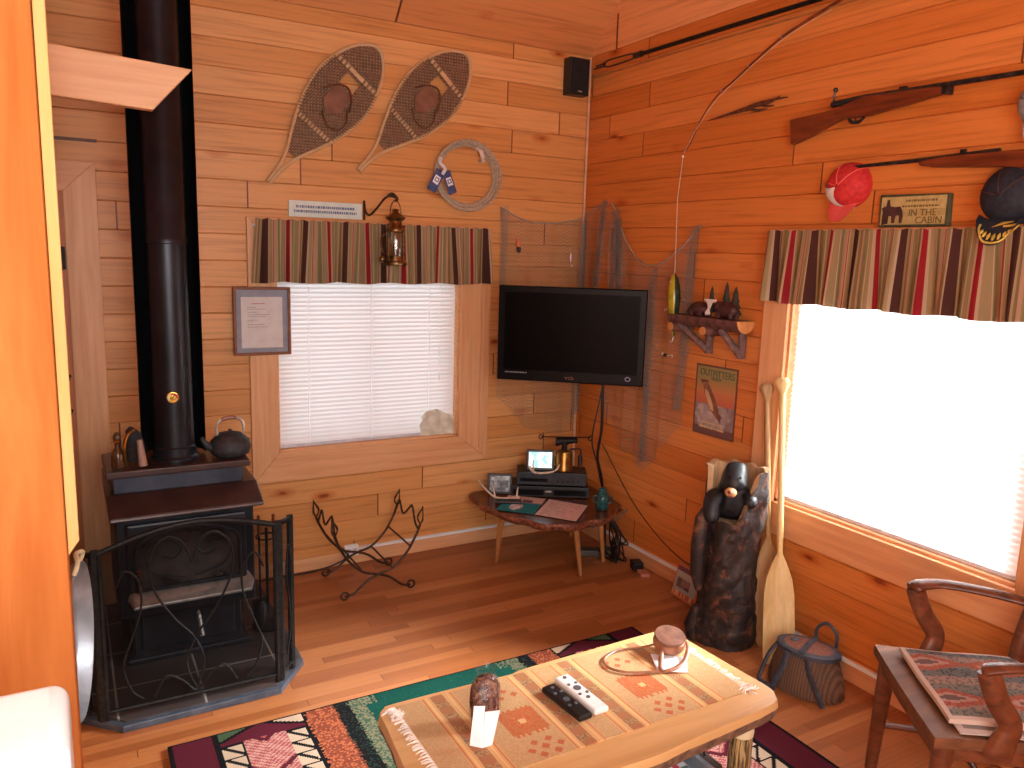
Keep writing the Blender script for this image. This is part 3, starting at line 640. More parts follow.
# lantern hook and lantern
hk=thing('lantern_bracket','dark iron bracket of bent strap above the valance holding the lantern','bracket',(-1.36,-.05,1.95))
g=G(); g.bx(-1.42,-1.408,-.006,-.0005,1.90,2.0); g.obj('wall_plate',M_wr,hk,bevel=.001)
g=G(); g.tube(crv([(-1.414,-.004,2.0),(-1.412,-.02,1.945),(-1.40,-.05,1.925),(-1.375,-.09,1.96),(-1.345,-.13,2.012),(-1.32,-.15,2.022),(-1.295,-.155,2.015)],6),.0055,8); g.obj('arm',M_wr,hk,smooth=True)
g=G(); g.tube(crv([(-1.335,-.14,2.022),(-1.318,-.15,2.034),(-1.30,-.15,2.028),(-1.285,-.15,2.01),(-1.298,-.15,2.0)],5),.007,8); g.obj('hook',M_wr,hk,smooth=True)
la=thing('brass_lantern','antique brass railway lantern hanging in front of the striped valance','lantern',(-1.297,-.15,1.67))
lx,ly=-1.295,-.15; M_br=plain('old_brass',(84,62,38),(150,116,72),.3,.9,30)
g=G(); g.lathe([(0,0),(.062,0),(.064,.008),(.062,.02),(.050,.024),(.046,.05),(.0,.05)],(lx,ly,1.668),n=28); g.obj('base',M_br,la,smooth=True)
g=G(); g.lathe([(.046,0),(.050,.02),(.050,.10),(.044,.125)],(lx,ly,1.715),n=28)
s=N('lamp_glass'); gls=s.n('BsdfGlossy',{'Roughness':.08}); t1=s.n('BsdfTransparent',{'Color':(.8,.84,.8,1)}); mx=s.n('MixShader',{0:.16}); s.t.links.new(t1.outputs[0],mx.inputs[1]); s.t.links.new(gls.outputs[0],mx.inputs[2]); s.t.links.new(mx.outputs[0],s.out.inputs[0]); M_lg=s.m
g.obj('glass',M_lg,la,smooth=True)
g=G(); g.lathe([(.046,0),(.05,.006),(.047,.022),(.034,.036),(.032,.058),(.050,.070),(.053,.076),(.034,.092),(.016,.102),(.014,.110),(.020,.115),(.012,.121),(0,.123)],(lx,ly,1.838),n=28); g.obj('chimney_cap',M_br,la,smooth=True,angle=60)
for a in (0.4,2.1,3.7,5.3):
    g=G(); g.tube([(lx+.054*cos(a),ly+.054*sin(a),1.69),(lx+.054*cos(a),ly+.054*sin(a),1.845)],.0035,6); g.obj('guard_rod',M_br,la,smooth=True)
g=G(); g.lathe([(.012,0),(.010,.05),(.015,.058),(.004,.07)],(lx,ly,1.715),n=14); g.obj('burner',M_br,la,smooth=True)
g=G(); g.tube(crv([(lx-.055,ly,1.73),(lx-.078,ly-.01,1.75),(lx-.082,ly-.01,1.80),(lx-.06,ly,1.83)]),.005,8); g.ell((lx-.075,ly-.01,1.70),(.020,.016,.016),12); g.obj('side_handle',M_br,la,smooth=True)
g=G(); g.tube(crv([(lx-.03,ly,1.925),(lx-.024,ly,1.975),(lx,ly,2.006),(lx+.024,ly,1.975),(lx+.03,ly,1.925)],6),.003,6); g.obj('bail',M_br,la,smooth=True)
# corner loudspeaker + cord
sk=thing('loudspeaker','small black loudspeaker mounted high in the corner under the ceiling','speaker',(-.135,-.05,2.67))
g=G(); g.bx(-.200,-.062,-.075,-.001,2.675,2.882); g.obj('cabinet',M_blk,sk,bevel=.006)
g=G(); g.bx(-.192,-.070,-.081,-.0755,2.683,2.874); gr=g.obj('grille',plain('grille_cloth',(12,12,14),(22,22,26),.8),sk,bevel=.002)
g=G(); g.bx(-.145,-.117,-.083,-.081,2.69,2.697); g.obj('badge',M_silver,gr)
g=G(); g.tube([(-.028,-.03,2.905),(-.030,-.03,2.3),(-.034,-.03,1.6),(-.036,-.03,1.1),(-.03,-.03,.40)],.006,8)
g.obj('speaker_cord',plain('white_cord',(206,170,140),(222,188,160),.6),sk,smooth=True)['label']='long pale cord hanging straight down the corner'
# ================================================================ TV CORNER
tv=thing('television','black flat screen television mounted across the corner above the small table','television',(-.48,-.61,1.071))
T0=V((-.79,-.37,0)); TU=V((.61,-.495,0)).normalized(); TN=V((-.495,-.61,0)).normalized()   # TN faces the room
Mtv=Matrix((TU,V((0,0,1)),TN)).transposed().to_4x4(); Mtv.translation=T0     # local: x along, y up, z out
W=.787; M_gloss=plain('piano_black',(7,6,7),(11,10,11),.35,spec=.1)
g=G(Mtv); g.bx(0,W,1.071,1.581,-.032,0); g.obj('bezel',M_gloss,tv,bevel=.006)
g=G(Mtv); g.bx(.12,W-.12,1.14,1.50,-.075,-.032); g.obj('rear_housing',M_blk,tv,bevel=.015)
g=G(Mtv); g.bx(.035,W-.035,1.130,1.548,-.001,.0015); g.obj('screen',plain('screen_black',(5,4,5),(7,6,7),.3,spec=.04),tv)
M_mark=plain('logo_grey',(120,110,112),(150,140,140))
g=G(Mtv); 
for i in range(9): g.bx(.045+i*.0135,.0555+i*.0135,1.112,1.118,.0005,.0014)
g.obj('printed_marks',M_mark,tv)
g=G(Mtv); g.prism([(.370,1.103,0),(.379,1.089,0),(.388,1.103,0),(.384,1.103,0),(.379,1.095,0),(.374,1.103,0)],(0,0,.0012)); g.bx(.392,.395,1.089,1.103,0,.0012); g.bx(.399,.409,1.100,1.103,0,.0012); g.bx(.399,.409,1.089,1.092,0,.0012); g.bx(.413,.416,1.089,1.103,0,.0012)
g.obj('logo',plain('logo_red_grey',(120,60,52),(140,80,70)),tv)
g=G(Mtv); g.tube(crv([(.705+.012*cos(a)*(1+.2*a/6),1.108+.010*sin(a),.001) for a in (0,1,2,3,4,5,6,7)],3),.0022,5); g.obj('sticker',plain('sticker',(150,150,176)),tv)
am=thing('tv_bracket','black swing arm holding the television out from the corner','bracket',(-.2,-.25,1.3))
mid=T0+TU*(W/2)-TN*.075
g=G(); g.box(V((-.16,-.012,1.32)),(.12,.02,.22)); g.obj('wall_plate',M_rot,am,bevel=.003)
g=G(); g.tube([V((-.16,-.02,1.32)),V((-.19,-.22,1.32)),V((mid.x,mid.y,1.32))],.018,8); g.obj('arm',M_rot,am,smooth=True)
g=G(Mtv); g.bx(W/2-.1,W/2+.1,1.22,1.42,-.088,-.0755); g.obj('head_plate',M_rot,am,bevel=.003)
g=G(); a=T0+TU*.575-TN*.05
g.tube(crv([a+V((0,0,1.12)),a+V((.0,0,1.0)),a+V((.012,.01,.82)),a+V((.03,.06,.65)),(-.215,-.585,.52),(-.13,-.50,.39),(-.045,-.41,.352),(-.022,-.385,.30),(-.03,-.40,.12),(-.06,-.45,.012)],8),.008,8)
g.tube(crv([a+V((.01,0,1.12)),a+V((-.012,.015,.95)),a+V((-.02,.05,.75)),(-.26,-.60,.60),(-.16,-.53,.42),(-.06,-.43,.36)],6),.004,6)
tag(g.obj('tv_cable',M_blk,None,smooth=True),'black cable hanging from the television down past the end of the corner table','cable')
# fishing net
s=N('net'); uv=s.n('Attribute',attribute_name='Col').outputs['Color']; xy=s.xyz(s.obj())
al=s.math('ADD',xy[0],xy[1])
a=s.math('FRACT',s.math('MULTIPLY',s.math('ADD',al,xy[2]),48.0)); b=s.math('FRACT',s.math('MULTIPLY',s.math('SUBTRACT',al,xy[2]),48.0))
k=s.math('MAXIMUM',s.math('LESS_THAN',a,.11),s.math('LESS_THAN',b,.11))
d1=s.n('BsdfDiffuse',{'Color':lin((132,136,132))}); t1=s.n('BsdfTransparent'); mx=s.n('MixShader',{0:k}); s.t.links.new(t1.outputs[0],mx.inputs[1]); s.t.links.new(d1.outputs[0],mx.inputs[2]); s.t.links.new(mx.outputs[0],s.out.inputs[0]); M_net=s.m
nt=thing('fishing_net','grey fishing net draped in swags across the corner behind the television','net',(-.2,-.2,.6))
def interp(pts,x):
    for (a,b),(c,d) in zip(pts,pts[1:]):
        if a<=x<=c:
            t=(x-a)/(c-a); return lerp(b,d,t)
    return pts[-1][1] if x>pts[-1][0] else pts[0][1]
# path parameter p: -.62 .. 0 is x on the back wall, 0 .. 1.06 is -y on the right wall
def npos(p,d): 
    if p<-.04: return V((p,-d,0))
    if p>.04: return V((-d,-p,0))
    t=(p+.04)/.08; return V((-d-.04*(1-t),-d-.04*t,0))
def net(nm,p0,p1,top,bot,n,fold,d=.025):
    g=G(); 
    def f(u,v):
        p=lerp(p0,p1,u); zt=interp(top,p); zb=interp(bot,p); z=lerp(zt,zb,v)
        q=npos(p,d+.012*sin(p*fold+2*v)+.010*v*sin(p*fold*1.7)); return (q.x,q.y,z)
    g.sheet(n,30,f); o=g.obj(nm,M_net,nt,smooth=True,angle=False); return o
net('net_panel',-.61,.26,[(-.61,2.01),(-.5,1.96),(-.38,1.93),(-.2,1.935),(0,1.985),(.15,2.03),(.26,2.06)],[(-.61,.92),(-.4,.70),(-.1,.62),(.05,.9),(.2,1.5),(.26,1.7)],70,40)
net('net_panel',.30,1.065,[(.30,2.06),(.36,1.99),(.45,1.84),(.55,1.75),(.66,1.70),(.78,1.72),(.92,1.80),(1.065,1.915)],[(.30,.85),(.5,.66),(.72,.55),(.86,.72),(1.02,.90),(1.065,1.35)],70,36)
# gathered folds: narrow denser strips
for (p0,p1,t0,b0,sh) in ((.225,.27,2.06,1.55,-.06),(.31,.40,2.0,1.05,.03),(.70,.76,1.68,.60,-.01),(1.0,1.065,1.9,.95,-.05),(.36,.42,1.95,1.5,.05),(-.61,-.57,2.0,1.0,.0),(-.02,.05,1.95,.75,.0)):
    for k in range(2):
        g=G()
        def f(u,v):
            p=lerp(p0,p1,u)+sh*v; q=npos(p,.035+k*.012+.006*sin(u*20+v*6)); return (q.x+.004*k,q.y,lerp(t0,b0,v)+.02*u)
        g.sheet(10,20,f); g.obj('net_fold',M_net,nt,smooth=True,angle=False)
g=G(); 
for top in ([(-.61,2.01),(-.5,1.96),(-.38,1.93),(-.2,1.935),(-.045,1.97)],[(.045,1.995),(.15,2.03),(.26,2.06)],[(.30,2.06),(.36,1.99),(.45,1.84),(.55,1.75),(.66,1.70),(.78,1.72),(.92,1.80),(1.065,1.915)]):
    g.tube([npos(p,.026)+V((0,0,z)) for p,z in top],.0035,6)
g.obj('edge_rope',plain('net_rope',(140,138,130),(168,164,154),.9),nt,smooth=True)
# lures on the net
lu=thing('fishing_float','small orange and black fishing float hanging in the net left above the television','float',(-.505,-.07,1.75))
g=G(); g.lathe([(0,0),(.010,.006),(.013,.022),(.010,.036)],(-.503,-.075,1.752),(-.12,0,1),16); g.obj('body',M_blk,lu,smooth=True)
g=G(); g.lathe([(.010,0),(.0075,.03),(.003,.055),(0,.06)],(-.507,-.075,1.788),(-.22,0,1),16); g.obj('tip',plain('float_orange',(240,110,60),(250,130,80),.3),lu,smooth=True)
lu=thing('spoon_lure','small pale pink spoon lure hanging in the net above the middle of the television','lure',(-.14,-.07,1.69))
g=G(); g.ell((-.142,-.075,1.735),(.009,.004,.030),14); g.obj('spoon',plain('pale_pink',(226,200,206),(240,220,226),.25,.2),lu,smooth=True)
g=G(); g.tube(crv([(-.142,-.075,1.765),(-.148,-.07,1.79),(-.142,-.06,1.80)]),.0015,5); g.tube(crv([(-.142,-.075,1.705),(-.145,-.08,1.69),(-.136,-.085,1.685),(-.132,-.08,1.695)]),.0015,5); g.obj('hook',M_silver,lu,smooth=True)
lu=thing('fly_lure','tiny dark and white lure hooked in the net below the big fish lure','lure',(-.06,-.93,1.24))
g=G(); g.ell((-.07,-.90,1.243),(.008,.014,.009),12); g.obj('body',M_blk,lu,smooth=True)
g=G(); g.ell((-.07,-.882,1.247),(.006,.009,.006),10); g.tube(crv([(-.07,-.915,1.243),(-.07,-.94,1.245),(-.07,-.96,1.25),(-.07,-.955,1.235)]),.0016,5); g.obj('feather',plain('lure_white',(220,210,200)),lu,smooth=True)
# big fish lure on a line
fi=thing('fish_lure','large green and yellow fish shaped lure hanging beside the little log shelf','lure',(-.09,-.97,1.345))
def fishpart(a0,a1,m,nm):
    prof=[(0,0),(.007,.01),(.010,.04),(.021,.09),(.030,.15),(.034,.20),(.030,.26),(.020,.30),(.008,.322),(0,.326)]
    g=G(); g.lathe(prof,(-.085,-.972,1.347),(0,.06,1),24,a0=a0,a1=a1); return g.obj(nm,m,fi,smooth=True)
# back (dark green) on the right side, belly yellow on the left
fishpart(R(190),R(370),plain('lure_green',(28,44,30),(44,66,44),.15),'back'); fishpart(R(10),R(190),plain('lure_yellow',(150,136,30),(186,170,50),.15),'belly')
g=G(); g.tube(crv([(-.085,-.972,1.347),(-.09,-.972,1.325),(-.09,-.96,1.318),(-.09,-.955,1.33)]),.0018,5); g.tube(crv([(-.11,-.95,1.5),(-.12,-.945,1.485),(-.12,-.935,1.48),(-.12,-.932,1.492)]),.0018,5); g.obj('hooks',M_silver,fi,smooth=True)
g=G(); g.ell((-.108,-.955,1.63),(.004,.004,.004),8); g.obj('eye',plain('eye_pale',(220,210,180)),fi,smooth=True)
# ---------------------------------------------------------------- corner table
ct=thing('corner_table','low live edge wood slab table on tapered legs under the television','table',(-.42,-.45,0))
TP=[(-.768,-.06),(-.815,-.14),(-.80,-.20),(-.828,-.28),(-.80,-.37),(-.80,-.44),(-.772,-.54),(-.72,-.60),(-.70,-.67),(-.665,-.73),(-.60,-.755),(-.55,-.79),(-.48,-.796),(-.42,-.775),(-.34,-.79),(-.275,-.77),(-.20,-.72),(-.15,-.66),(-.085,-.62),(-.065,-.50),(-.05,-.40),(-.04,-.2),(-.06,-.06),(-.3,-.04),(-.55,-.05)]
M_slab=wood('dark_slab',(66,28,16),(110,56,32),0,5,6,.22,.6)
M_bark=plain('live_edge_bark',(74,34,20),(150,84,50),.6,0,60,bump=.6)
pts=crv([(x,y,0) for x,y in TP],3,True); n=len(pts); c0=V((-.42,-.42,0))
g=G(); ring=[]
for (k,z) in ((.93,.292),(.985,.305),(1.0,.325),(.985,.339)): ring.append([c0+(p-c0)*(k+.006*hsh(i,z))+V((0,0,z)) for i,p in enumerate(pts)])
for a,b in zip(ring,ring[1:]):
    g.add(a+b,[(i,(i+1)%n,n+(i+1)%n,n+i) for i in range(n)],1)
g.add(ring[-1],[tuple(range(n))]); g.add(ring[0],[tuple(range(n))[::-1]])
g.obj('slab_top',[M_slab,M_bark],ct)
M_leg=wood('tapered_leg_wood',(150,96,52),(190,130,76),2,3,12,.35)
for (a,b) in (((-.765,-.42),(-.742,-.335)),((-.43,-.66),(-.415,-.712)),((-.15,-.20),(-.12,-.17)),((-.22,-.60),(-.18,-.60))):
    g=G(); g.tube([(a[0],a[1],.295),(b[0],b[1],.0)],[.020,.010],14); g.obj('leg',M_leg,ct,smooth=True)
Yv=V((.86,-.50,0)).normalized()   # along the receivers, left to right
Dv=V((.50,.86,0)).normalized()    # towards the corner
def loc(o): 
    m=Matrix((Yv,Dv,V((0,0,1)))).transposed().to_4x4(); m.translation=V(o); return m
O=(-.60,-.235,.339)
rc=thing('satellite_receiver','wide black receiver box lying on the corner table, lower of the two boxes','receiver',O)
m=loc(O); g=G(m); g.bx(0,.455,0,.175,.006,.068); g.obj('case',M_blk,rc,bevel=.003)
g=G(m); g.bx(.20,.235,-.0015,0,.034,.044); g.obj('badge',M_silver,rc)
g=G(m); g.bx(.01,.19,-.0012,0,.016,.05); g.bx(.25,.44,-.0012,0,.016,.05); g.obj('front_flap',M_gloss,rc)
g=G(m)
for x in (.03,.42):
    for y in (.02,.15): g.cyl((x,y,0),(x,y,.007),.012,n=10)
g.obj('feet',M_blk,rc)
rd=thing('dvd_player','black player box stacked on top of the wider receiver','player',V(O)+V((0,0,.069)))
g=G(m); g.bx(.03,.44,.008,.172,.075,.150); g.obj('case',plain('charcoal_plastic',(26,26,32),(40,40,48),.4),rd,bevel=.003)
g=G(m); g.bx(.05,.21,.0065,.008,.095,.115); g.obj('disc_tray',M_gloss,rd)
g=G(m); 
for i in range(5): g.cyl((.27+i*.03,.008,.1),(.27+i*.03,.005,.1),.006,n=10)
g.obj('buttons',M_gloss,rd)
g=G(m); 
for x in (.05,.42):
    for y in (.03,.15): g.cyl((x,y,.068),(x,y,.076),.010,n=10)
g.obj('feet',M_blk,rd)
zt=.339+.150
df=thing('digital_photo_frame','small lit digital screen standing on the stacked boxes','digital frame',V(O)+Yv*.11+V((0,0,.15)))
rot=Matrix.Rotation(R(-10),4,'X'); md=m@Matrix.Translation((.085,.05,.152))@rot
g=G(md); g.bx(0,.162,0,.014,0,.122); g.obj('bezel',M_blk,df,bevel=.003)
s=N('lit_screen'); nz=s.noise(s.obj(),26.0); em=s.n('Emission',{'Color':s.ramp(nz,[(.42,(150,190,200)),(.52,(235,245,250)),(.7,(255,255,255))]),'Strength':1.15}); s.t.links.new(em.outputs[0],s.out.inputs[0])
g=G(md); g.bx(.013,.149,-.0012,0,.016,.108); g.obj('lit_screen',s.m,df)
g=G(md); g.prism([(.06,.014,.08),(.10,.014,.08),(.10,.06,.0),(.06,.06,.0)],(0,.004,0)); g.obj('stand',M_blk,df)
# brass blow torch
bt=thing('blowtorch','antique brass blowtorch with a dark burner head standing on the stacked boxes','blowtorch',V(O)+Yv*.31+Dv*.08+V((0,0,.15)))
M_tank=plain('tank_brass',(120,84,36),(164,118,56),.3,.8,20)
bo=V(O)+Yv*.305+Dv*.07+V((0,0,.151))
g=G(); g.lathe([(0,0),(.050,0),(.053,.006),(.053,.012),(.049,.018),(.049,.105),(.044,.118),(.02,.126),(0,.128)],bo,n=30); g.obj('tank',M_tank,bt,smooth=True)
g=G(); g.lathe([(.017,0),(.017,.03),(.024,.034),(.024,.05),(.010,.055),(.010,.075),(0,.078)],bo+V((0,0,.125)),n=20); g.tube([bo-Yv*.05+V((0,0,.175)),bo+Yv*.075+V((0,0,.185))],[.024,.015],14); g.tube([bo-Yv*.052+V((0,0,.175)),bo-Yv*.03+V((0,0,.175))],.027,14); g.obj('burner',M_rot,bt,smooth=True)
g=G(); g.tube([bo-Yv*.14+V((0,0,.20)),bo+Yv*.15+V((0,0,.205))],.0035,6)
for t in (-.14,.15): 
    q=bo+Yv*t+V((0,0,.20)); g.tube([q+V((.014*cos(i*PI/5),0,.014*sin(i*PI/5))) for i in range(10)],.003,6,closed=True)
g.obj('valve_wheel',M_rot,bt,smooth=True)
g=G(); h=bo+Yv*.095; g.tube(crv([bo+Yv*.03+V((0,0,.13)),h+V((0,0,.13)),h+V((0,0,.09))],5),.005,6); g.tube([h+V((0,0,.10)),h+V((.002,0,.075)),h+V((0,0,.02))],[.009,.014,.011],12); g.obj('handle',plain('dark_handle',(40,26,24),(60,40,36),.4),bt,smooth=True)
M_ant=plain('antler_bone',(196,170,144),(222,204,184),.6,0,30)
def antler(lab,P,tines,r=.0085):
    t=thing('antler',lab,'antler',P[0]); g=G(); q=crv(P,6); g.tube(q,[lerp(r,r*.45,i/(len(q)-1)) for i in range(len(q))],8)
    for T in tines: w=crv(T,5); g.tube(w,[lerp(r*.75,r*.25,i/(len(w)-1)) for i in range(len(w))],8)
    g.obj('beam',M_ant,t,smooth=True)
z0=.342
antler('small pale antler lying by the little photo frame at the left end of the table',[(-.585,-.30,z0+.012),(-.65,-.295,z0+.012),(-.72,-.27,z0+.02),(-.765,-.23,z0+.06),(-.80,-.20,z0+.115)],[[(-.725,-.268,z0+.02),(-.725,-.25,z0+.06),(-.735,-.24,z0+.10)],[(-.60,-.30,z0+.012),(-.59,-.29,z0+.05),(-.583,-.285,z0+.07)]])
fo=V(O)+V((0,0,.151))
antler('pale curved antler lying on the boxes in front of the brass torch',[fo+Yv*.10+Dv*.03+V((0,0,.03)),fo+Yv*.13+Dv*.012+V((0,0,.0)),fo+Yv*.19-Dv*.0+V((0,0,-.0)),fo+Yv*.25+Dv*.0+V((0,0,.015)),fo+Yv*.28+Dv*.01+V((0,0,.05))],[[fo+Yv*.13+Dv*.01+V((0,0,.0)),fo+Yv*.122+Dv*.005+V((0,0,.05)),fo+Yv*.128+Dv*.0+V((0,0,.085))]],.0085)
# photo frame
pf=thing('photo_frame','small dark framed black and white photo at the left end of the corner table','photo frame',(-.62,-.17,z0))
mp=loc((-.70,-.125,z0))@Matrix.Rotation(R(-12),4,'X')
g=G(mp); g.bx(0,.145,0,.014,0,.118); g.obj('frame',M_blk,pf,bevel=.003)
g=G(mp); g.sheet(28,20,lambda u,v:(.014+u*.117,-.001,.013+v*.092),0,lambda u,v:(lambda q:(int(q),int(q*1.03),int(q*1.06)))(70+130*hsh(round(u*7),round(v*6))*(.5+.5*abs(u-.5)*2)+ (40 if v>.7 else 0))); g.obj('photo',vcol('photo_bw',.3,.5),pf)
# remote, cards, jar
g=G(loc((-.74,-.30,z0+.001))); g.bx(0,.15,-.03,.025,0,.018); tag(g.obj('remote_control',M_blk,None,bevel=.006),'black remote control on the left side of the corner table','remote control')
M_pap=vcol('printed_paper',.6,.3,200,.05)
def quad(nm,A_,B_,C_,D_,cf,lab,cat,z,nu=30,nv=20,th=.0015):
    A_,B_,C_,D_=[V((p[0],p[1],z)) for p in (A_,B_,C_,D_)]
    g=G(); g.sheet(nu,nv,lambda u,v:(A_*(1-u)+B_*u)*(1-v)+(D_*(1-u)+C_*u)*v,0,cf,(0,0,th)); return tag(g.obj(nm,M_pap,None),lab,cat)
def teal(u,v):
    if ((u-.42)/.17)**2+((v-.68)/.2)**2<1: return (214,196,190) if hsh(round(u*18),round(v*12))>.25 else (170,120,120)
    if v>.42 or (u<.3 and v>.42): return (14,112,118)
    if .45<u<.72 and .18<v<.36: return (96,60,70)
    if v>.34: return (150,120,130)
    return (208,168,156)
quad('brochure',(-.605,-.215),(-.445,-.37),(-.645,-.575),(-.80,-.42),teal,'teal and pink brochure lying on the corner table','brochure',z0+.004)
quad('paper_sheet',(-.43,-.385),(-.29,-.575),(-.50,-.768),(-.642,-.578),lambda u,v:(190,150,142) if (hsh(round(u*30),round(v*9))<.45 and .1<u<.9 and int(v*20)%2==0) else (212,174,164),'open pale pink printed booklet beside the teal brochure','booklet',z0+.004)
jr=thing('green_jar','dark teal glazed lidded jar at the right end of the corner table','jar',(-.235,-.645,z0))
M_teal=plain('teal_glaze',(22,60,62),(48,98,98),.2,.0,30)
g=G(); g.lathe([(0,0),(.030,0),(.034,.006),(.035,.07),(.030,.082),(.024,.088)],(-.245,-.65,z0),n=24); g.obj('body',M_teal,jr,smooth=True)
g=G(); g.lathe([(.033,0),(.033,.008),(.022,.014),(.022,.038),(.018,.042),(0,.044)],(-.245,-.65,z0+.082),n=24); g.obj('lid',M_teal,jr,smooth=True)
for sx in (-1,1):
    g=G(); q=V((-.245,-.65,z0)); g.tube(crv([q+Yv*sx*.033+V((0,0,.035)),q+Yv*sx*.052+V((0,0,.045)),q+Yv*sx*.050+V((0,0,.07)),q+Yv*sx*.032+V((0,0,.078))],5),.0045,8); g.obj('ear_handle',M_teal,jr,smooth=True)
# cable tangle, adapter, power strip
ps=thing('power_strip','grey power strip on the floor under the corner table','power strip',(-.16,-.50,.0))
g=G(); g.box((-.16,-.50,.022),(.24,.075,.036),0,Matrix.Rotation(R(-28),3,'Z')); g.obj('housing',plain('grey_strip',(64,60,56),(82,78,72),.5),ps,bevel=.005)
g=G(); random.seed(3)
for k in range(9):
    P=[(-.20+.02*k,-.46-.02*k,.30),(-.12+.03*random.random(),-.52-.1*random.random(),.22),(-.17+.1*random.random(),-.6-.1*random.random(),.13),(-.06-.05*random.random(),-.55-.15*random.random(),.10),(-.10-.08*random.random(),-.66-.06*random.random(),.03),(-.2+.12*random.random(),-.56,.045)]
    g.tube(crv(P,6),.0045,6)
tag(g.obj('cable_tangle',M_blk,None,smooth=True),'tangle of black power cables hanging under the right end of the corner table','cables')
g=G(); g.box((-.075,-.775,.026),(.06,.075,.05),0,Matrix.Rotation(R(-20),3,'Z')); ad=g.obj('power_adapter',M_blk,None,bevel=.008)
tag(ad,'chunky black power adapter on the floor below the cable tangle','adapter')
g=G(); g.box((-.095,-.86,.012),(.05,.075,.02),0,Matrix.Rotation(R(-20),3,'Z')); tag(g.obj('small_box',plain('pinkish_box',(176,120,100),(190,136,116),.5),None,bevel=.004),'tiny pinkish box on the floor next to the black adapter','box')
g=G(); g.tube(crv([(-.008,-.30,.62),(-.006,-.6,.36),(-.006,-.85,.22),(-.006,-1.05,.155),(-.006,-1.22,.14),(-.05,-1.32,.10)],8),.0028,6)
g.obj('power_cord',M_blk,ps,smooth=True)['label']='thin dark cord sagging along the right wall'
# ================================================================ RIGHT WALL
M_stock=wood('walnut_stock',(82,34,18),(132,62,32),1,4,9,.35,.5)
M_gun=plain('gun_steel',(48,44,46),(76,72,74),.35,.7,40)
def yz(P,x): return [(x,a,b) for a,b in P]
rf=thing('bolt_rifle','bolt action rifle with a full wooden stock, higher of the two rifles on the wall','rifle',(-.04,-2.1,2.25))
g=G(); g.prism(yz([(-1.595,2.352),(-1.61,2.245),(-1.714,2.273),(-1.82,2.311),(-1.871,2.322),(-1.973,2.319),(-2.112,2.335),(-2.292,2.357),(-2.295,2.378),(-2.236,2.386),(-2.105,2.391),(-1.951,2.395),(-1.865,2.378),(-1.84,2.366),(-1.733,2.359)],-.022),(-.036,0,0)); g.obj('stock',M_stock,rf,bevel=.009,seg=3)
g=G(); g.tube([(-.04,-1.80,2.387),(-.04,-1.95,2.392)],.013,12); g.tube([(-.04,-1.95,2.392),(-.04,-2.15,2.390),(-.04,-2.84,2.378)],[.013,.010,.008],12); g.obj('barrel',M_gun,rf,smooth=True)
g=G(); g.tube(crv([(-.045,-1.815,2.388),(-.06,-1.82,2.40),(-.062,-1.827,2.432)],4),.0045,8); g.ell((-.062,-1.827,2.437),(.010,.010,.010),12); g.obj('bolt_handle',M_gun,rf,smooth=True)
g=G(); g.tube(crv([(-.04,-1.884,2.322),(-.04,-1.90,2.306),(-.04,-1.935,2.303),(-.04,-1.958,2.322)],5),.004,8,flat=1.8); g.tube([(-.04,-1.915,2.325),(-.04,-1.918,2.31)],.0025,6); g.obj('trigger_guard',M_gun,rf,smooth=True)
g=G(); g.box((-.04,-2.115,2.401),(.012,.03,.014)); g.obj('rear_sight',M_gun,rf,bevel=.001)
g=G(); g.box((-.04,-2.80,2.392),(.004,.008,.016)); g.obj('front_sight',M_gun,rf)
g=G(); g.box((-.04,-2.29,2.368),(.042,.022,.032)); g.obj('barrel_band',M_gun,rf,bevel=.003)
def hook(y,z,lab):
    g=G(); g.cyl((-.0005,y,z),(-.004,y,z),.009,n=10); g.tube(crv([(-.002,y,z),(-.03,y,z-.004),(-.062,y,z-.003),(-.066,y,z+.010)],4),.003,6); tag(g.obj('wall_hook',M_rot,None,smooth=True),lab,'hook')
#hook(-1.74,2.262,'small dark hook under the butt of the higher rifle'); #hook(-2.42,2.370,'small dark hook under the barrel of the higher rifle')
r2=thing('carbine','dark wood rifle with a bare thin barrel, lower of the two rifles on the wall','rifle',(-.04,-2.3,2.08))
g=G(); g.prism(yz([(-2.217,2.127),(-2.219,2.113),(-2.268,2.102),(-2.429,2.09),(-2.522,2.085),(-2.60,2.070),(-2.72,2.05),(-2.86,2.02),(-2.87,2.12),(-2.72,2.118),(-2.62,2.125),(-2.58,2.136),(-2.47,2.136),(-2.375,2.136),(-2.315,2.136)],-.022),(-.036,0,0)); g.obj('stock',M_stock,r2,bevel=.009,seg=3)
g=G(); g.tube([(-.04,-1.895,2.130),(-.04,-2.22,2.132),(-.04,-2.5,2.137)],[.0065,.008,.012],12); g.obj('barrel',M_gun,r2,smooth=True)
g=G(); g.box((-.04,-2.375,2.150),(.01,.02,.012)); g.obj('rear_sight',M_gun,r2)
g=G(); g.box((-.04,-1.905,2.140),(.003,.006,.012)); g.obj('front_sight',M_gun,r2)
g=G(); g.tube(crv([(-.04,-2.60,2.085),(-.04,-2.62,2.06),(-.04,-2.66,2.055),(-.04,-2.69,2.07)],5),.004,8); g.obj('trigger_guard',M_gun,r2,smooth=True)
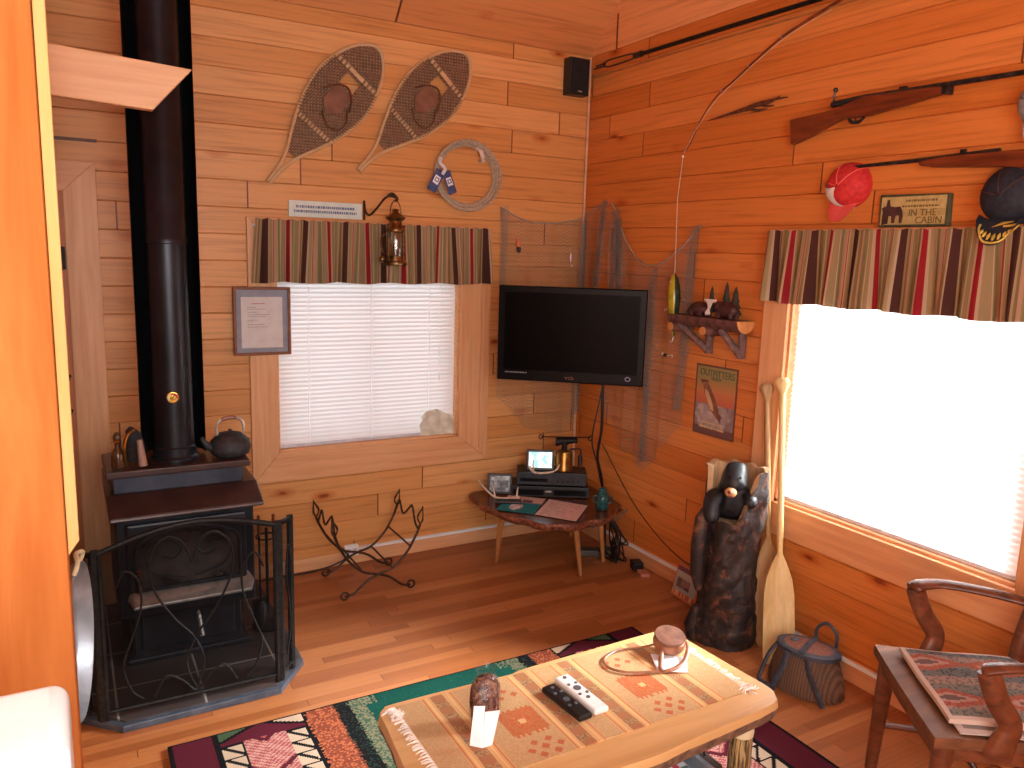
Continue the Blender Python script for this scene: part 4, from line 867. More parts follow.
#hook(-2.26,2.094,'small dark hook under the forestock of the lower rifle')
# gaff pole and fishing poles at the top
gp=thing('gaff_pole','long dark pole with a forked metal end running along the top of the right wall','pole',(-.05,-.9,2.82))
g=G(); g.tube([(-.05,-.50,2.826),(-.05,-2.2,2.812)],.0105,10); g.obj('shaft',M_rot,gp,smooth=True)
g=G(); g.tube(crv([(-.05,-.52,2.826),(-.05,-.45,2.842),(-.05,-.25,2.848),(-.05,-.20,2.838),(-.05,-.12,2.836)],5),.0045,8); g.tube(crv([(-.05,-.52,2.826),(-.05,-.45,2.814),(-.05,-.25,2.812),(-.05,-.20,2.822),(-.05,-.10,2.824)],5),.0045,8); g.tube([(-.05,-.20,2.818),(-.05,-.20,2.842)],.007,8); g.tube([(-.05,-.48,2.826),(-.05,-.54,2.826)],.016,10); g.obj('forked_end',M_gun,gp,smooth=True)
g=G(); g.tube([(-.02,-.05,2.788),(-.025,-.5,2.787),(-.03,-1.1,2.785),(-.03,-2.2,2.77)],[.0055,.0045,.004,.0035],8); g.tube([(-.02,-.05,2.788),(-.02,-.22,2.7885)],.0075,8)
tag(g.obj('thin_rod',plain('cane',(150,96,50),(180,124,74)),None,smooth=True),'thin cane rod lying just below the long dark pole','rod')
bw_=thing('bent_fishing_rod','slender bent fishing rod arching up the right wall with a line to the fish lure','fishing rod',(-.03,-1.3,2.27))
P=crv([(-.02,-.888,2.27),(-.02,-.95,2.345),(-.03,-1.02,2.435),(-.03,-1.114,2.526),(-.03,-1.217,2.576),(-.03,-1.314,2.628),(-.03,-1.407,2.675),(-.03,-1.496,2.714),(-.03,-1.623,2.752),(-.03,-1.75,2.785),(-.03,-1.95,2.83)],6); n=len(P)
g=G(); g.tube(P,[lerp(.0018,.0075,i/(n-1)) for i in range(n)],8); g.obj('blank',plain('dark_cane',(96,44,20),(130,66,34),.35),bw_,smooth=True)
g=G(); 
for i in (8,20,30,42): 
    q=P[i]; g.tube([q+V((-.008+.006*cos(a*PI/4),0,.006*sin(a*PI/4))) for a in range(8)],.0012,5,closed=True)
g.obj('line_guides',M_silver,bw_)
g=G(); g.tube([(-.02,-.888,2.27),(-.05,-.90,2.05),(-.085,-.955,1.672)],.0016,5)
g.tube(crv([(-.02,-.888,2.27),(-.032,-1.0,2.40),(-.035,-1.15,2.525),(-.035,-1.5,2.70),(-.035,-1.75,2.765)],6),.0012,5); g.obj('fishing_line',plain('line_pale',(214,200,186)),bw_)
g=G(); g.ell((-.02,-.886,2.265),(.006,.006,.008),8); g.obj('tip_bead',M_white,bw_,smooth=True)
# driftwood twig / feather
g=G(); g.tube(crv([(-.02,-1.057,2.420),(-.02,-1.204,2.432),(-.02,-1.324,2.442)],5),[.002,.003,.004,.005,.006,.007,.008,.009,.010,.010,.011],8)
for Q in ([(-1.30,2.437),(-1.36,2.452),(-1.42,2.437),(-1.47,2.432)],[(-1.32,2.445),(-1.40,2.455),(-1.48,2.458),(-1.545,2.457)],[(-1.32,2.44),(-1.37,2.425),(-1.43,2.424)],[(-1.36,2.45),(-1.44,2.45),(-1.50,2.468)]): 
    w=crv([(-.02,a,b) for a,b in Q],4); g.tube(w,[lerp(.010,.002,i/(len(w)-1)) for i in range(len(w))],8)
tag(g.obj('driftwood_twig',plain('twig',(70,34,18),(110,60,34),.8,0,60),None,smooth=True),'dark frayed twig mounted on the wall below the bent rod','twig')
# caps
def cap(lab,c,r,mats,tilt,brimdir,gold=False,white=False,brimw=.08,bxo=-.040,bsl=-.022,bwd=.82):
    """crown hangs against the wall (x=0) and bulges to -x"""
    t=thing('baseball_cap',lab,'cap',(0,c[0],c[1]-r[1])); o=V((-.004,c[0],c[1])); rot=Matrix.Rotation(R(tilt),3,'X')
    g=G(); n=28; h=12; vs=[];fs=[]
    for i in range(h+1):
        a=PI/2*i/h
        for j in range(n):
            b=2*PI*j/n; p=V((-r[2]*sin(a)-.0,r[0]*cos(a)**.85*cos(b),r[1]*cos(a)**.85*sin(b)*(1.12 if sin(b)>0 else .95))); vs.append(o+rot@p)
    for i in range(h):
        for j in range(n): fs.append((i*n+j,i*n+(j+1)%n,(i+1)*n+(j+1)%n,(i+1)*n+j))
    g.add(vs,fs); cr=g.obj('crown',mats[0],t,smooth=True,angle=False)
    g=G()
    for k in range(3):
        b0=k*PI/3+.25; P=[o+rot@V((-(r[2]+.001)*sin(a),(r[0]+.001)*cos(a)**.85*cos(b0)*(1),(r[1]+.001)*cos(a)**.85*sin(b0)*(1.12 if sin(b0)>0 else .95))) for a in [PI/2*i/8 for i in range(9)]]
        g.tube(P,.0018,5)
    g.obj('seams',mats[3] if len(mats)>3 else mats[0],cr)
    g=G(); g.ell(o+rot@V((-r[2]-.001,0,0)),(.004,.008,.008),10); g.obj('button',mats[0],cr,smooth=True)
    # brim: curved plate below
    bc=R(brimdir); D=V((0,cos(bc),sin(bc))); S=V((0,-sin(bc),cos(bc)))
    def f(u,v):
        a=(u-.5)*2; w=r[0]*bwd*(1-.25*v*abs(a)); 
        ext=brimw*(1-a*a*.75)
        return o+D*(r[1]*.80*(1-.28*a*a)+ext*v)+S*(a*w)+V((bxo+.026*a*a+bsl*v,0,0))
    g=G(); g.sheet(20,8,f,0,None,(.004,0,0)); br=g.obj('brim',mats[1],t,smooth=True)
    if white:
        g=G(); vs=[];fs=[]; A=[(-.03,-.09),( .0,-.095)]
        def fw(u,v):
            b0=lerp(R(18),R(-112),u); a=lerp(.05,2.0,v)
            a=min(1.5,max(.05,a*(1-1.6*abs(u-.45)**.9))); return o+rot@V((-(r[2]+.003)*sin(a)-.002,(r[0]+.003)*cos(a)**.85*cos(b0),(r[1]+.003)*cos(a)**.85*sin(b0)*.97))
        g.sheet(16,8,fw); g.obj('front_panel',mats[2],cr,smooth=True,angle=False)
    if gold:
        M_gold=plain('gold_thread',(196,164,60),(232,206,104),.5,.2)
        g=G(); g.tube(crv([f(.42,.25)+V((-.004,0,0)),f(.30,.30)+V((-.004,0,0)),f(.14,.5)+V((-.004,0,0)),f(.16,.8)+V((-.004,0,0)),f(.35,.93)+V((-.004,0,0)),f(.65,.93)+V((-.004,0,0)),f(.84,.8)+V((-.004,0,0)),f(.86,.5)+V((-.004,0,0))],6),.0042,6)
        for uu in (.22,.30,.40,.5,.6,.7,.78): 
            q=f(uu,.80)+V((-.005,0,0)); e=f(uu+(.5-uu)*.12,.52)+V((-.005,0,0)); g.tube([q,(q+e)/2,e],[.003,.0065,.001],6)
        q=f(.45,.12)+V((-.005,0,0)); e=f(.62,.30)+V((-.005,0,0)); q0=f(.28,.12)+V((-.005,0,0)); g.tube([q0,q,e],[.003,.010,.001],8,flat=.5)
        g.obj('gold_leaves',M_gold,br,smooth=True)
    return t
M_capr=plain('cap_red',(186,34,36),(210,50,50),.75,0,60); M_capw=plain('cap_white',(222,216,220),(238,234,236),.7)
cap('red cap with a white front panel and red brim hanging under the rifle muzzle',(-1.90,2.055),(.098,.088,.085),[M_capr,plain('brim_red',(206,70,66),(222,90,84),.7),M_capw,plain('cap_seam',(230,110,104))],0,-84,white=True,brimw=.07)
M_navy=plain('cap_navy',(20,24,36),(34,40,56),.75,0,60)
cap('navy cap with gold leaf embroidery on its brim hanging above the right valance',(-2.553,1.985),(.105,.098,.10),[M_navy,M_navy,M_navy,plain('cap_seam_brown',(70,40,30))],0,-90,gold=True,brimw=.085,bxo=-.060,bsl=-.055,bwd=.90)
cap('pale grey cap at the right edge of the photo above the rifles',(-2.62,2.28),(.085,.085,.09),[plain('cap_grey',(140,146,158),(164,170,182),.75,0,60)]*3+[plain('cap_grey_seam',(100,104,116))],0,-90,brimw=.07)
# tin sign with a bear
ts=thing('cabin_sign','small green edged wooden sign with a dark bear silhouette beside the red cap','sign',(-.02,-2.195,1.892))
g=G(); g.prism([(-.001,-2.052,2.016),(-.001,-2.335,2.010),(-.001,-2.339,1.893),(-.001,-2.054,1.893)],(-.022,0,0)); g.obj('frame',plain('sign_green',(58,62,40),(84,86,60),.6),ts,bevel=.003)
g=G()
def sc(u,v):
    q=hsh(int(v*7),3)*18; w=hsh(int(u*40),int(v*7))*16; return (int(198-q-w),int(178-q-w),int(122-q-w))
g.sheet(40,20,lambda u,v:(-.0235,-2.062-u*.263,1.901+v*.104),0,sc); pl_=g.obj('painted_face',M_pap,ts)
M_bear=plain('bear_brown',(58,32,32),(78,46,44),.7)
g=G(); g.prism([(-.0245,-2.062-a,1.901+b) for a,b in ((.008,.0),(.010,.05),(.004,.062),(.016,.070),(.022,.068),(.026,.092),(.034,.096),(.040,.070),(.060,.066),(.082,.068),(.092,.050),(.096,.030),(.092,.005),(.082,.005),(.080,.034),(.066,.034),(.062,.006),(.050,.006),(.048,.032),(.036,.032),(.034,.004))],(-.0015,0,0)); g.obj('bear_silhouette',M_bear,pl_)
M_let=plain('sign_letters',(112,92,54),(126,104,62),.8)
text('lettering','IN THE',M_let,pl_,(-.0245,-2.235,1.943),.036,(0,-1,0),(0,0,1))
text('lettering','CABIN',M_let,pl_,(-.0245,-2.262,1.915),.036,(0,-1,0),(0,0,1))
dashes([(2.165,1.985,.13,.008),(2.15,1.965,.15,.007)],lambda u,v:V((-.0245,-u,v)),M_let,pl_)
# little log shelf with bear, cow skull and pines
sh=thing('log_shelf','small rustic split log shelf on peeled branch brackets above the fish poster','shelf',(-.06,-1.2,1.29))
M_logb=plain('bark_dark',(78,46,44),(120,78,68),.8,0,30,bump=.5); M_logc=plain('log_end',(196,128,70),(214,150,92),.7,0,30)
g=G(); n=16
for (ya,yb) in ((-.955,-1.445),):
    prof=[(0,0)]
    P=[]; 
    for i in range(n+1): a=PI+PI*i/n; P.append((-.062+.058*cos(a),1.468+.058*sin(a)))
    vs=[V((x,ya,z)) for x,z in P]+[V((x,yb,z)) for x,z in P]; k=n+1
    g.add(vs,[(i,i+1,k+i+1,k+i) for i in range(n)],0); g.add(vs,[(0,k,2*k-1,k-1)],0); g.add(vs[:k],[tuple(range(k))],1); g.add(vs[k:],[tuple(range(k))[::-1]],1)
g.obj('split_log',[M_logb,M_logc],sh)
for y in (-1.005,-1.24):
    g=G(); g.tube([(-.001,y,1.40),(-.135,y,1.405)],.024,12,0); g.tube([(-.135,y,1.405),(-.137,y,1.405)],.022,12,1); g.obj('peg',[M_logb,M_logc],sh,smooth=True)
for y0,y1 in ((-1.05,-1.17),(-1.40,-1.39)):
    g=G(); g.tube([(-.09,y0+.03 if y0>-1.2 else -1.31,1.42),(-.03,y1,1.30)],.017,10); g.tube([(-.02,y1,1.42),(-.02,y1,1.285)],.020,10); g.obj('bracket',plain('grey_bark',(92,70,70),(128,98,92),.8,0,40,bump=.5),sh,smooth=True)
be=thing('carved_bear','small dark brown carved bear lying at the left end of the log shelf','carving',(-.07,-1.12,1.47))
g=G(); g.ell((-.065,-1.135,1.505),(.035,.060,.036),14); g.ell((-.068,-1.085,1.494),(.024,.026,.022),12); g.ell((-.07,-1.063,1.488),(.012,.014,.011),10); g.ell((-.055,-1.092,1.516),(.007,.007,.008),8); g.ell((-.082,-1.092,1.516),(.007,.007,.008),8)
for dy,dx in ((-.03,-.02),(-.03,.02),(.03,-.02),(.03,.02)): g.tube([(-.065+dx,-1.135+dy,1.50),(-.07+dx,-1.13+dy,1.474)],.013,8)
g.obj('body',plain('carved_brown',(56,24,26),(78,38,36),.5,0,40),be,smooth=True)
b2=thing('carved_moose','dark carved animal with a white blaze shape at the right of the log shelf','carving',(-.07,-1.3,1.47))
g=G(); g.ell((-.06,-1.315,1.510),(.034,.068,.040),14); g.ell((-.066,-1.265,1.522),(.024,.024,.030),12)
for dy,dx in ((-.045,-.02),(-.045,.02),(.035,-.02),(.035,.02)): g.tube([(-.06+dx,-1.315+dy,1.50),(-.062+dx,-1.315+dy,1.474)],.012,8)
g.obj('body',plain('carved_brown2',(56,24,26),(78,38,36),.5,0,40),b2,smooth=True)
g=G(); g.prism([(-.102,-1.205,1.560),(-.102,-1.290,1.560),(-.102,-1.285,1.549),(-.102,-1.262,1.543),(-.102,-1.245,1.508),(-.102,-1.250,1.486),(-.102,-1.222,1.480),(-.102,-1.218,1.496),(-.102,-1.236,1.515),(-.102,-1.228,1.543),(-.102,-1.208,1.551)],(-.008,0,0)); g.obj('white_skull',plain('bone_white',(214,200,196),(228,216,210),.6),b2,bevel=.002)
M_pine=plain('pine_green',(38,40,34),(58,60,50),.8,0,50)
for i,(y,h,w) in enumerate(((-1.175,.140,.030),(-1.275,.165,.036),(-1.335,.145,.040))):
    t=thing('model_pine_tree',('leftmost','middle, tallest','rightmost')[i]+' of the three tiny pine trees on the log shelf','model tree',(-.03,y,1.47))
    g=G(); 
    for k in range(4): g.lathe([(w*(1-k*.2),0),(w*(.5-k*.1),h*.22),(0,h*.34)],(-.03,y,1.485+h*(.04+.2*k)),n=12,sx=.7)
    g.obj('foliage',M_pine,t); g=G(); g.cyl((-.03,y,1.468),(-.03,y,1.50),.006,n=8); g.obj('trunk',M_logb,t)
# fishing poster
po=thing('fish_poster','old tin poster of a leaping trout under a green heading on the right wall','poster',(-.005,-1.22,.86))
def psc(u,v):      # v up
    if v>.80: c=(150,132,84)
    elif v>.62: t=(v-.62)/.18; c=(int(lerp(196,160,t)),int(lerp(128,128,t)),int(lerp(76,78,t)))
    elif v>.44: t=(v-.44)/.18; c=(int(lerp(190,198,t)),int(lerp(96,120,t)),int(lerp(76,72,t)))
    elif v>.12:
        q=hsh(round(u*14),round(v*18))*34; d=abs((u-.45))+abs(v-.3)
        c=(int(150+q),int(130+q),int(128+q)) if d<.45 else (int(132+q*.6),int(110+q*.6),int(108+q*.6))
    else: c=(110,74,72)
    if u<.02 or u>.98 or v<.015 or v>.985: c=(104,66,52)
    return c
Pq=lambda u,v:V((-.0035,lerp(-1.072,-1.365,u) if True else 0,0))
def pw(u,v,x=-.0035): 
    a=V((x,-1.075,.862)); return V((x,-1.075-.290*u,lerp(.862,1.222,v)+.004*u))
g=G(); g.sheet(30,40,lambda u,v:pw(u,v),0,psc,(-.002,0,0)); pb=g.obj('printed_tin',vcol('poster_print',.45,.4,300,.05),po)
def fp(pts,m,nm,x=-.0042):
    g=G(); g.prism([pw(u,v,x) for u,v in pts],(-.0008,0,0)); g.obj(nm,m,pb)
fp([(.20,.70),(.24,.745),(.32,.74),(.40,.66),(.52,.52),(.60,.40),(.62,.30),(.57,.27),(.48,.33),(.36,.42),(.28,.55),(.22,.64)],plain('trout_brown',(116,70,52),(146,92,70),.6),'trout')
fp([(.26,.66),(.34,.62),(.46,.46),(.50,.36),(.42,.38),(.32,.50),(.27,.58)],plain('trout_belly',(190,150,110),(206,166,126),.6),'trout_belly',-.0052)
fp([(.62,.34),(.70,.30),(.66,.26),(.68,.20),(.58,.28)],plain('trout_tail',(104,60,48)),'trout_tail')
fp([(.18,.72),(.12,.78),(.30,.79),(.34,.76),(.22,.745)],plain('trout_tail2',(96,62,48)),'hook_line')
tl=text('heading','OUTFITTERS',plain('heading_green',(74,92,58),(86,104,68)),pb,pw(.52,.885,-.0042),.050,(0,-1,.0),(0,0,1),sx=.86)
text('heading','TROUT',plain('heading_green2',(84,92,58)),pb,pw(.5,.81,-.0042),.022,(0,-1,0),(0,0,1))
dashes([(1.14,.925,.14,.008),(1.12,.900,.18,.010)],lambda u,v:V((-.0045,-u,v)),plain('cream_print',(196,168,120)),pb)
# small picture on the floor
pp_=thing('small_picture','small orange framed picture leaning on the wall at the floor beside the log bear','picture',(-.09,-1.2,0))
mt=Matrix.Translation((-.105,-1.115,.0005))@Matrix.Rotation(R(-4),4,'Z')@Matrix.Rotation(R(14),4,'Y')
g=G(mt); g.bx(-.012,0,-.19,0,.0,.175); g.obj('frame',plain('orange_frame',(176,92,54),(200,118,74),.5),pp_,bevel=.003)
def pc(u,v):
    if v<.16: return (206,150,110) if hsh(round(u*12),2)>.4 else (170,90,60)
    if v>.86: return (120,70,84)
    d=hsh(round(u*5),round(v*4)); 
    if .25<v<.62 and .1<u<.72: return (int(90+70*d),int(64+50*d),int(60+44*d))
    return (int(140+50*v),int(140+40*v),int(134+30*v))
g=G(mt); g.sheet(20,18,lambda u,v:(-.0135,-.010-u*.170,.012+v*.152),0,pc); g.obj('picture_face',M_pap,pp_)
# ---------------------------------------------------------------- carved log bear
lb=thing('carved_log_bear','knee high hollow log carved with a black bear cub climbing out of its top','log carving',(-.215,-1.62,0))
s=N('burnt_bark'); o_=s.obj(); a=s.noise(o_,15.0,6.0,.7,.8); b=s.noise(o_,55.0,4.0)
c=s.ramp(a,[(.40,(30,22,22)),(.55,(54,38,34)),(.62,(92,56,38)),(.70,(140,90,56)),(.76,(66,42,34))]); c=s.mix(.5,c,s.ramp(b,[(.3,(.55,.5,.5,1)),(.7,(1.2,1.15,1.1,1))]),'MULTIPLY')
M_burn=s.fin(c,.6,bump=b,bstr=.9)
M_pale=wood('pale_carved',(150,116,84),(192,158,118),2,4,10,.7)
M_fur=plain('bear_black',(12,12,16),(30,30,38),.5,0,45,bump=.6)
lc=V((-.212,-1.60,0)); 
def logr(a,z):
    return (.134+.010*(hsh(round(a*9),round(z*40))-.5)+.008*(hsh(round(a*4)+7,round(z*14))-.5)+.007*sin(3*a+z*5)+.006*sin(5*a-z*9)+.006*sin(z*14+a)+.014*max(0,1-abs(z-.06)/.12))
dirc=math.atan2(-.69,-.72)       # towards the camera
def rimh(a):
    d=(a-dirc+PI)%(2*PI)-PI        # 0 = front ; positive = counter-clockwise seen from above (viewer's right)
    base=.62+.05*math.sin(2*d)
    back=min(1,abs(d)/1.1); 
    lo=.60 if d<.1 else lerp(.60,.82,min(1,(d-.1)/.9))
    q=abs(d); t=min(1,max(0,(q-1.15)/.45)); t=t*t*(3-2*t)
    return lerp(lo,.825,t)+.006*sin(9*a)
g=G(); n=72; hN=48; vs=[];fs=[]
for i in range(hN+1):
    for j in range(n):
        a=2*PI*j/n; z=rimh(a)*i/hN; r=logr(a,z); vs.append(lc+V((r*cos(a),r*sin(a),z)))
for i in range(hN):
    for j in range(n): fs.append((i*n+j,i*n+(j+1)%n,(i+1)*n+(j+1)%n,(i+1)*n+j))
g.add(vs,fs,0)
# inner wall and floor of the hollow
vi=[]
for j in range(n):
    a=2*PI*j/n; vi.append(vs[hN*n+j])
for j in range(n):
    a=2*PI*j/n; r=logr(a,.7)-.026; vi.append(lc+V((r*cos(a),r*sin(a),rimh(a)-.004)))
for j in range(n):
    a=2*PI*j/n; r=.105; vi.append(lc+V((r*cos(a),r*sin(a),.50)))
fi_=[(j,(j+1)%n,n+(j+1)%n,n+j) for j in range(n)]+[(n+j,n+(j+1)%n,2*n+(j+1)%n,2*n+j) for j in range(n)]+[tuple(2*n+j for j in range(n))]
g.add(vi,fi_,1); g.obj('hollow_log',[M_burn,M_pale],lb,smooth=True,angle=60)
F_=V((cos(dirc),sin(dirc),0)); S_=V((-sin(dirc),cos(dirc),0))*-1      # S_ to viewer's right?
S_=V((.69,-.72,0)).normalized()
def L_(f,s_,z): return lc+F_*f+S_*s_+V((0,0,z))
g=G(); g.tube([L_(.10,-.125,.26),L_(.105,-.135,.34),L_(.10,-.138,.48),L_(.09,-.13,.60),L_(.08,-.12,.64)],[.015,.032,.036,.032,.015],14); g.tube([L_(.05,-.13,.0),L_(.05,-.145,.07),L_(.05,-.13,.16)],[.035,.038,.02],14); g.obj('bark_burl',M_burn,lb,smooth=True)
# bear cub: one continuous skin
def skin(nm,P,E,mat,parent,sub=2):
    me=bpy.data.meshes.new(nm); org=V(parent['_o']); me.from_pydata([V(p[:3])-org for p in P],E,[]); o=bpy.data.objects.new(nm,me); C.objects.link(o); o.parent=parent
    md=o.modifiers.new('skin','SKIN'); md.use_smooth_shade=True
    for i,p in enumerate(P): me.skin_vertices[0].data[i].radius=(p[3],p[3]*(p[4] if len(p)>4 else 1))
    me.skin_vertices[0].data[0].use_root=True
    sb=o.modifiers.new('sub','SUBSURF'); sb.levels=sb.render_levels=sub
    ev=o.evaluated_get(bpy.context.evaluated_depsgraph_get()); m2=bpy.data.meshes.new_from_object(ev); m2.materials.clear(); m2.materials.append(mat)
    bpy.data.objects.remove(o); o=bpy.data.objects.new(nm,m2); C.objects.link(o); o.parent=parent; o['_o']=tuple(org); return o
v=lambda f,s_,z,r:(*L_(f,s_,z),r)
P=[v(.0,-.01,.58,.075),v(.02,-.01,.67,.072),v(.045,-.002,.75,.062),v(.055,.0,.825,.054),v(.085,-.005,.775,.046),v(.115,-.014,.74,.030),
   v(.03,-.065,.68,.050),v(.075,-.095,.70,.046),v(.10,-.095,.64,.042),v(.13,-.085,.585,.034),
   v(.04,.055,.68,.046),v(.085,.080,.705,.036),v(.125,.060,.69,.028),v(.045,-.036,.855,.014),v(.045,.036,.855,.014)]
skin('bear_cub',P,[(0,1),(1,2),(2,3),(3,4),(4,5),(1,6),(6,7),(7,8),(8,9),(1,10),(10,11),(11,12),(3,13),(3,14)],M_fur,lb)
g=G(); g.ell(L_(.128,-.016,.742),(.026,.026,.022),14); mz=g.obj('muzzle',plain('muzzle_tan',(196,140,90),(214,164,116),.6),lb,smooth=True)
g=G(); g.ell(L_(.153,-.020,.749),(.010,.010,.008),10); g.tube([L_(.150,-.024,.732),L_(.145,-.004,.727)],.004,6); g.obj('nose',plain('nose_red',(110,36,26)),mz,smooth=True)
for sx in (-.026,.020): 
    g=G(); g.ell(L_(.112,sx,.808),(.005,.005,.005),8); g.obj('eye',M_gloss,lb,smooth=True)
M_claw=plain('claw_horn',(120,96,72))
for (s_,f,z) in ():
    for k in range(4):
        g=G(); q=L_(f+.018,s_+(k-1.5)*.014,z-.012); g.tube([q,q+F_*.010+V((0,0,-.018))],[.005,.0015],6); g.obj('claw',M_claw,lb,smooth=True)
# ---------------------------------------------------------------- paddles
M_pad=wood('ash_paddle',(196,162,104),(222,190,134),2,3,12,.35)
def paddle(lab,top,bot,blade_l,bw2,nrm,M_pad=M_pad):
    T_=V(top); B_=V(bot); ax=(T_-B_); Ln=ax.length; ax/=Ln; nrm=V(nrm); nrm=(nrm-ax*nrm.dot(ax)).normalized(); S=ax.cross(nrm)
    t=thing('canoe_paddle',lab,'paddle',bot)
    g=G(); prof=[(0,.70),(.012,.86),(.05,.96),(.15,1.0),(.40,1.0),(.62,.96),(.76,.80),(.88,.48),(.96,.22),(1,.14)]
    vs=[];k=len(prof)
    for (a,w) in prof:
        c=B_+ax*(a*blade_l); ww=bw2*w; th=lerp(.004,.011,a)
        vs+=[c-S*ww,c-S*ww*.5+nrm*th*.8,c+nrm*th,c+S*ww*.5+nrm*th*.8,c+S*ww,c+S*ww*.5-nrm*th*.8,c-nrm*th,c-S*ww*.5-nrm*th*.8]
    fs=[(i*8+j,i*8+(j+1)%8,(i+1)*8+(j+1)%8,(i+1)*8+j) for i in range(k-1) for j in range(8)]+[tuple(range(8))[::-1],tuple((k-1)*8+j for j in range(8))]
    g.add(vs,fs); g.obj('blade',M_pad,t,smooth=True)
    g=G(); g.tube([B_+ax*(blade_l*.9),B_+ax*(blade_l+.05),T_-ax*.06,T_-ax*.045],[.010,.0145,.0135,.012],12); g.obj('shaft',M_pad,t,smooth=True)
    g=G(); q=T_; g.add([],[])
    vs=[];
    for (a,w,th) in ((-.055,.012,.012),(-.035,.020,.013),(-.005,.033,.014),(.012,.031,.013),(.022,.018,.009)):
        c=T_+ax*a
        for j in range(12): b=2*PI*j/12; vs.append(c+S*(w*cos(b))+nrm*(th*sin(b)))
    fs=[(i*12+j,i*12+(j+1)%12,(i+1)*12+(j+1)%12,(i+1)*12+j) for i in range(4) for j in range(12)]+[tuple(range(12))[::-1],tuple(48+j for j in range(12))]
    g.add(vs,fs); g.obj('grip',M_pad,t,smooth=True)
paddle('darker canoe paddle leaning nearer the log bear, its blade partly hidden',(-.045,-1.585,1.175),(-.090,-1.765,.004),.52,.060,(-.55,-.8,0.1),wood('dark_paddle',(134,98,58),(170,132,84),2,3,12,.4))
paddle('pale canoe paddle leaning in front of the window casing, nearer the fishing creel',(-.045,-1.672,1.215),(-.185,-1.905,.004),.50,.066,(-.72,-.69,.1))
# ---------------------------------------------------------------- creel
cr=thing('fishing_creel','woven fishing creel basket with blue grey leather straps and a loop handle on the floor','creel',(-.22,-2.09,0))
s=N('wicker'); o_=s.obj(); w=s.n('TexWave',{'Vector':o_,'Scale':28.0,'Distortion':1.5,'Detail':2.0},bands_direction='Y'); w2=s.n('TexWave',{'Vector':o_,'Scale':60.0,'Distortion':1.0},bands_direction='Z')
h_=s.math('MULTIPLY',w.outputs['Fac'],w2.outputs['Fac']); M_wick=s.fin(s.ramp(w.outputs['Fac'],[(.2,(84,62,50)),(.8,(124,96,76))]),.7,bump=h_,bstr=.8)
M_wlid=plain('lid_wicker',(110,66,52),(142,90,70),.7,0,90,bump=.6); M_bl=plain('blue_leather',(44,48,60),(66,72,86),.55,0,40)
cc=V((-.225,-2.085,0)); ua=V((.34,-.94,0)).normalized(); ub=V((-.94,-.34,0)).normalized()
def ce(a,rx,ry,z,bulge=0): return cc+ua*(rx*cos(a)+bulge)+ub*(ry*sin(a))+V((0,0,z))
n=40; prof=[(.0,.0,.003),(.150,.095,.003),(.158,.104,.02),(.152,.102,.06),(.140,.096,.11),(.124,.088,.155),(.118,.084,.172)]
g=G(); vs=[ce(2*PI*j/n,rx,ry*(1.0 if sin(2*PI*j/n)>0 else .8),z) for rx,ry,z in prof for j in range(n)]
g.add(vs,[(i*n+j,i*n+(j+1)%n,(i+1)*n+(j+1)%n,(i+1)*n+j) for i in range(len(prof)-1) for j in range(n)]); g.obj('basket',M_wick,cr,smooth=True)
g=G(); prof=[(.122,.088,.170),(.130,.094,.172),(.130,.094,.190),(.122,.088,.194),(.10,.07,.194)]
vs=[ce(2*PI*j/n,rx,ry*(1.0 if sin(2*PI*j/n)>0 else .8),z) for rx,ry,z in prof for j in range(n)]
g.add(vs,[(i*n+j,i*n+(j+1)%n,(i+1)*n+(j+1)%n,(i+1)*n+j) for i in range(len(prof)-1) for j in range(n)]); g.obj('lid_binding',M_bl,cr,smooth=True)
g=G(); prof=[(.104,.074,.1935),(.06,.045,.199),(.0,.0,.200)]
vs=[ce(2*PI*j/n,rx,ry*(1.0 if sin(2*PI*j/n)>0 else .8),z) for rx,ry,z in prof for j in range(n)]
g.add(vs,[(i*n+j,i*n+(j+1)%n,(i+1)*n+(j+1)%n,(i+1)*n+j) for i in range(len(prof)-1) for j in range(n)]); ld=g.obj('lid',M_wlid,cr,smooth=True)
g=G(); g.tube([ce(0,0,0,.2)-ub*.075,ce(0,0,0,.203),ce(0,0,0,.195)+ub*.092],.013,8,flat=.35); g.ell(cc-ua*.06+V((0,0,.2)),(.022,.016,.006),12); g.obj('lid_strap',M_bl,cr,smooth=True)
for a0 in (-.045,.035):
    g=G(); g.tube([cc+ub*.094+ua*(a0-.01)+V((0,0,.18)),cc+ub*.108+ua*(a0*1.4)+V((0,0,.12)),cc+ub*.114+ua*(a0*2.2+.01)+V((0,0,.05)),cc+ub*.114+ua*(a0*2.6+.02)+V((0,0,.01))],.015,8,flat=.3); g.obj('strap',M_bl,cr,smooth=True)
g=G(); g.tube(crv([cc-ub*.078+ua*(.0)+V((0,0,.185)),cc-ub*.082+ua*.0+V((0,0,.24)),cc-ub*.08+ua*.04+V((0,0,.275)),cc-ub*.078+ua*.08+V((0,0,.24)),cc-ub*.074+ua*.085+V((0,0,.185))],6),.007,8); g.obj('loop_handle',M_bl,cr,smooth=True)
g=G(); g.tube(crv([cc-ua*.12+V((0,0,.175)),cc-ua*.15+ub*.03+V((0,0,.12)),cc-ua*.165+ub*.06+V((0,0,.05)),cc-ua*.16+ub*.09+V((0,0,.018)),cc-ua*.10+ub*.11+V((0,0,.014))],6),.011,8,flat=.6); g.obj('shoulder_strap',M_bl,cr,smooth=True)
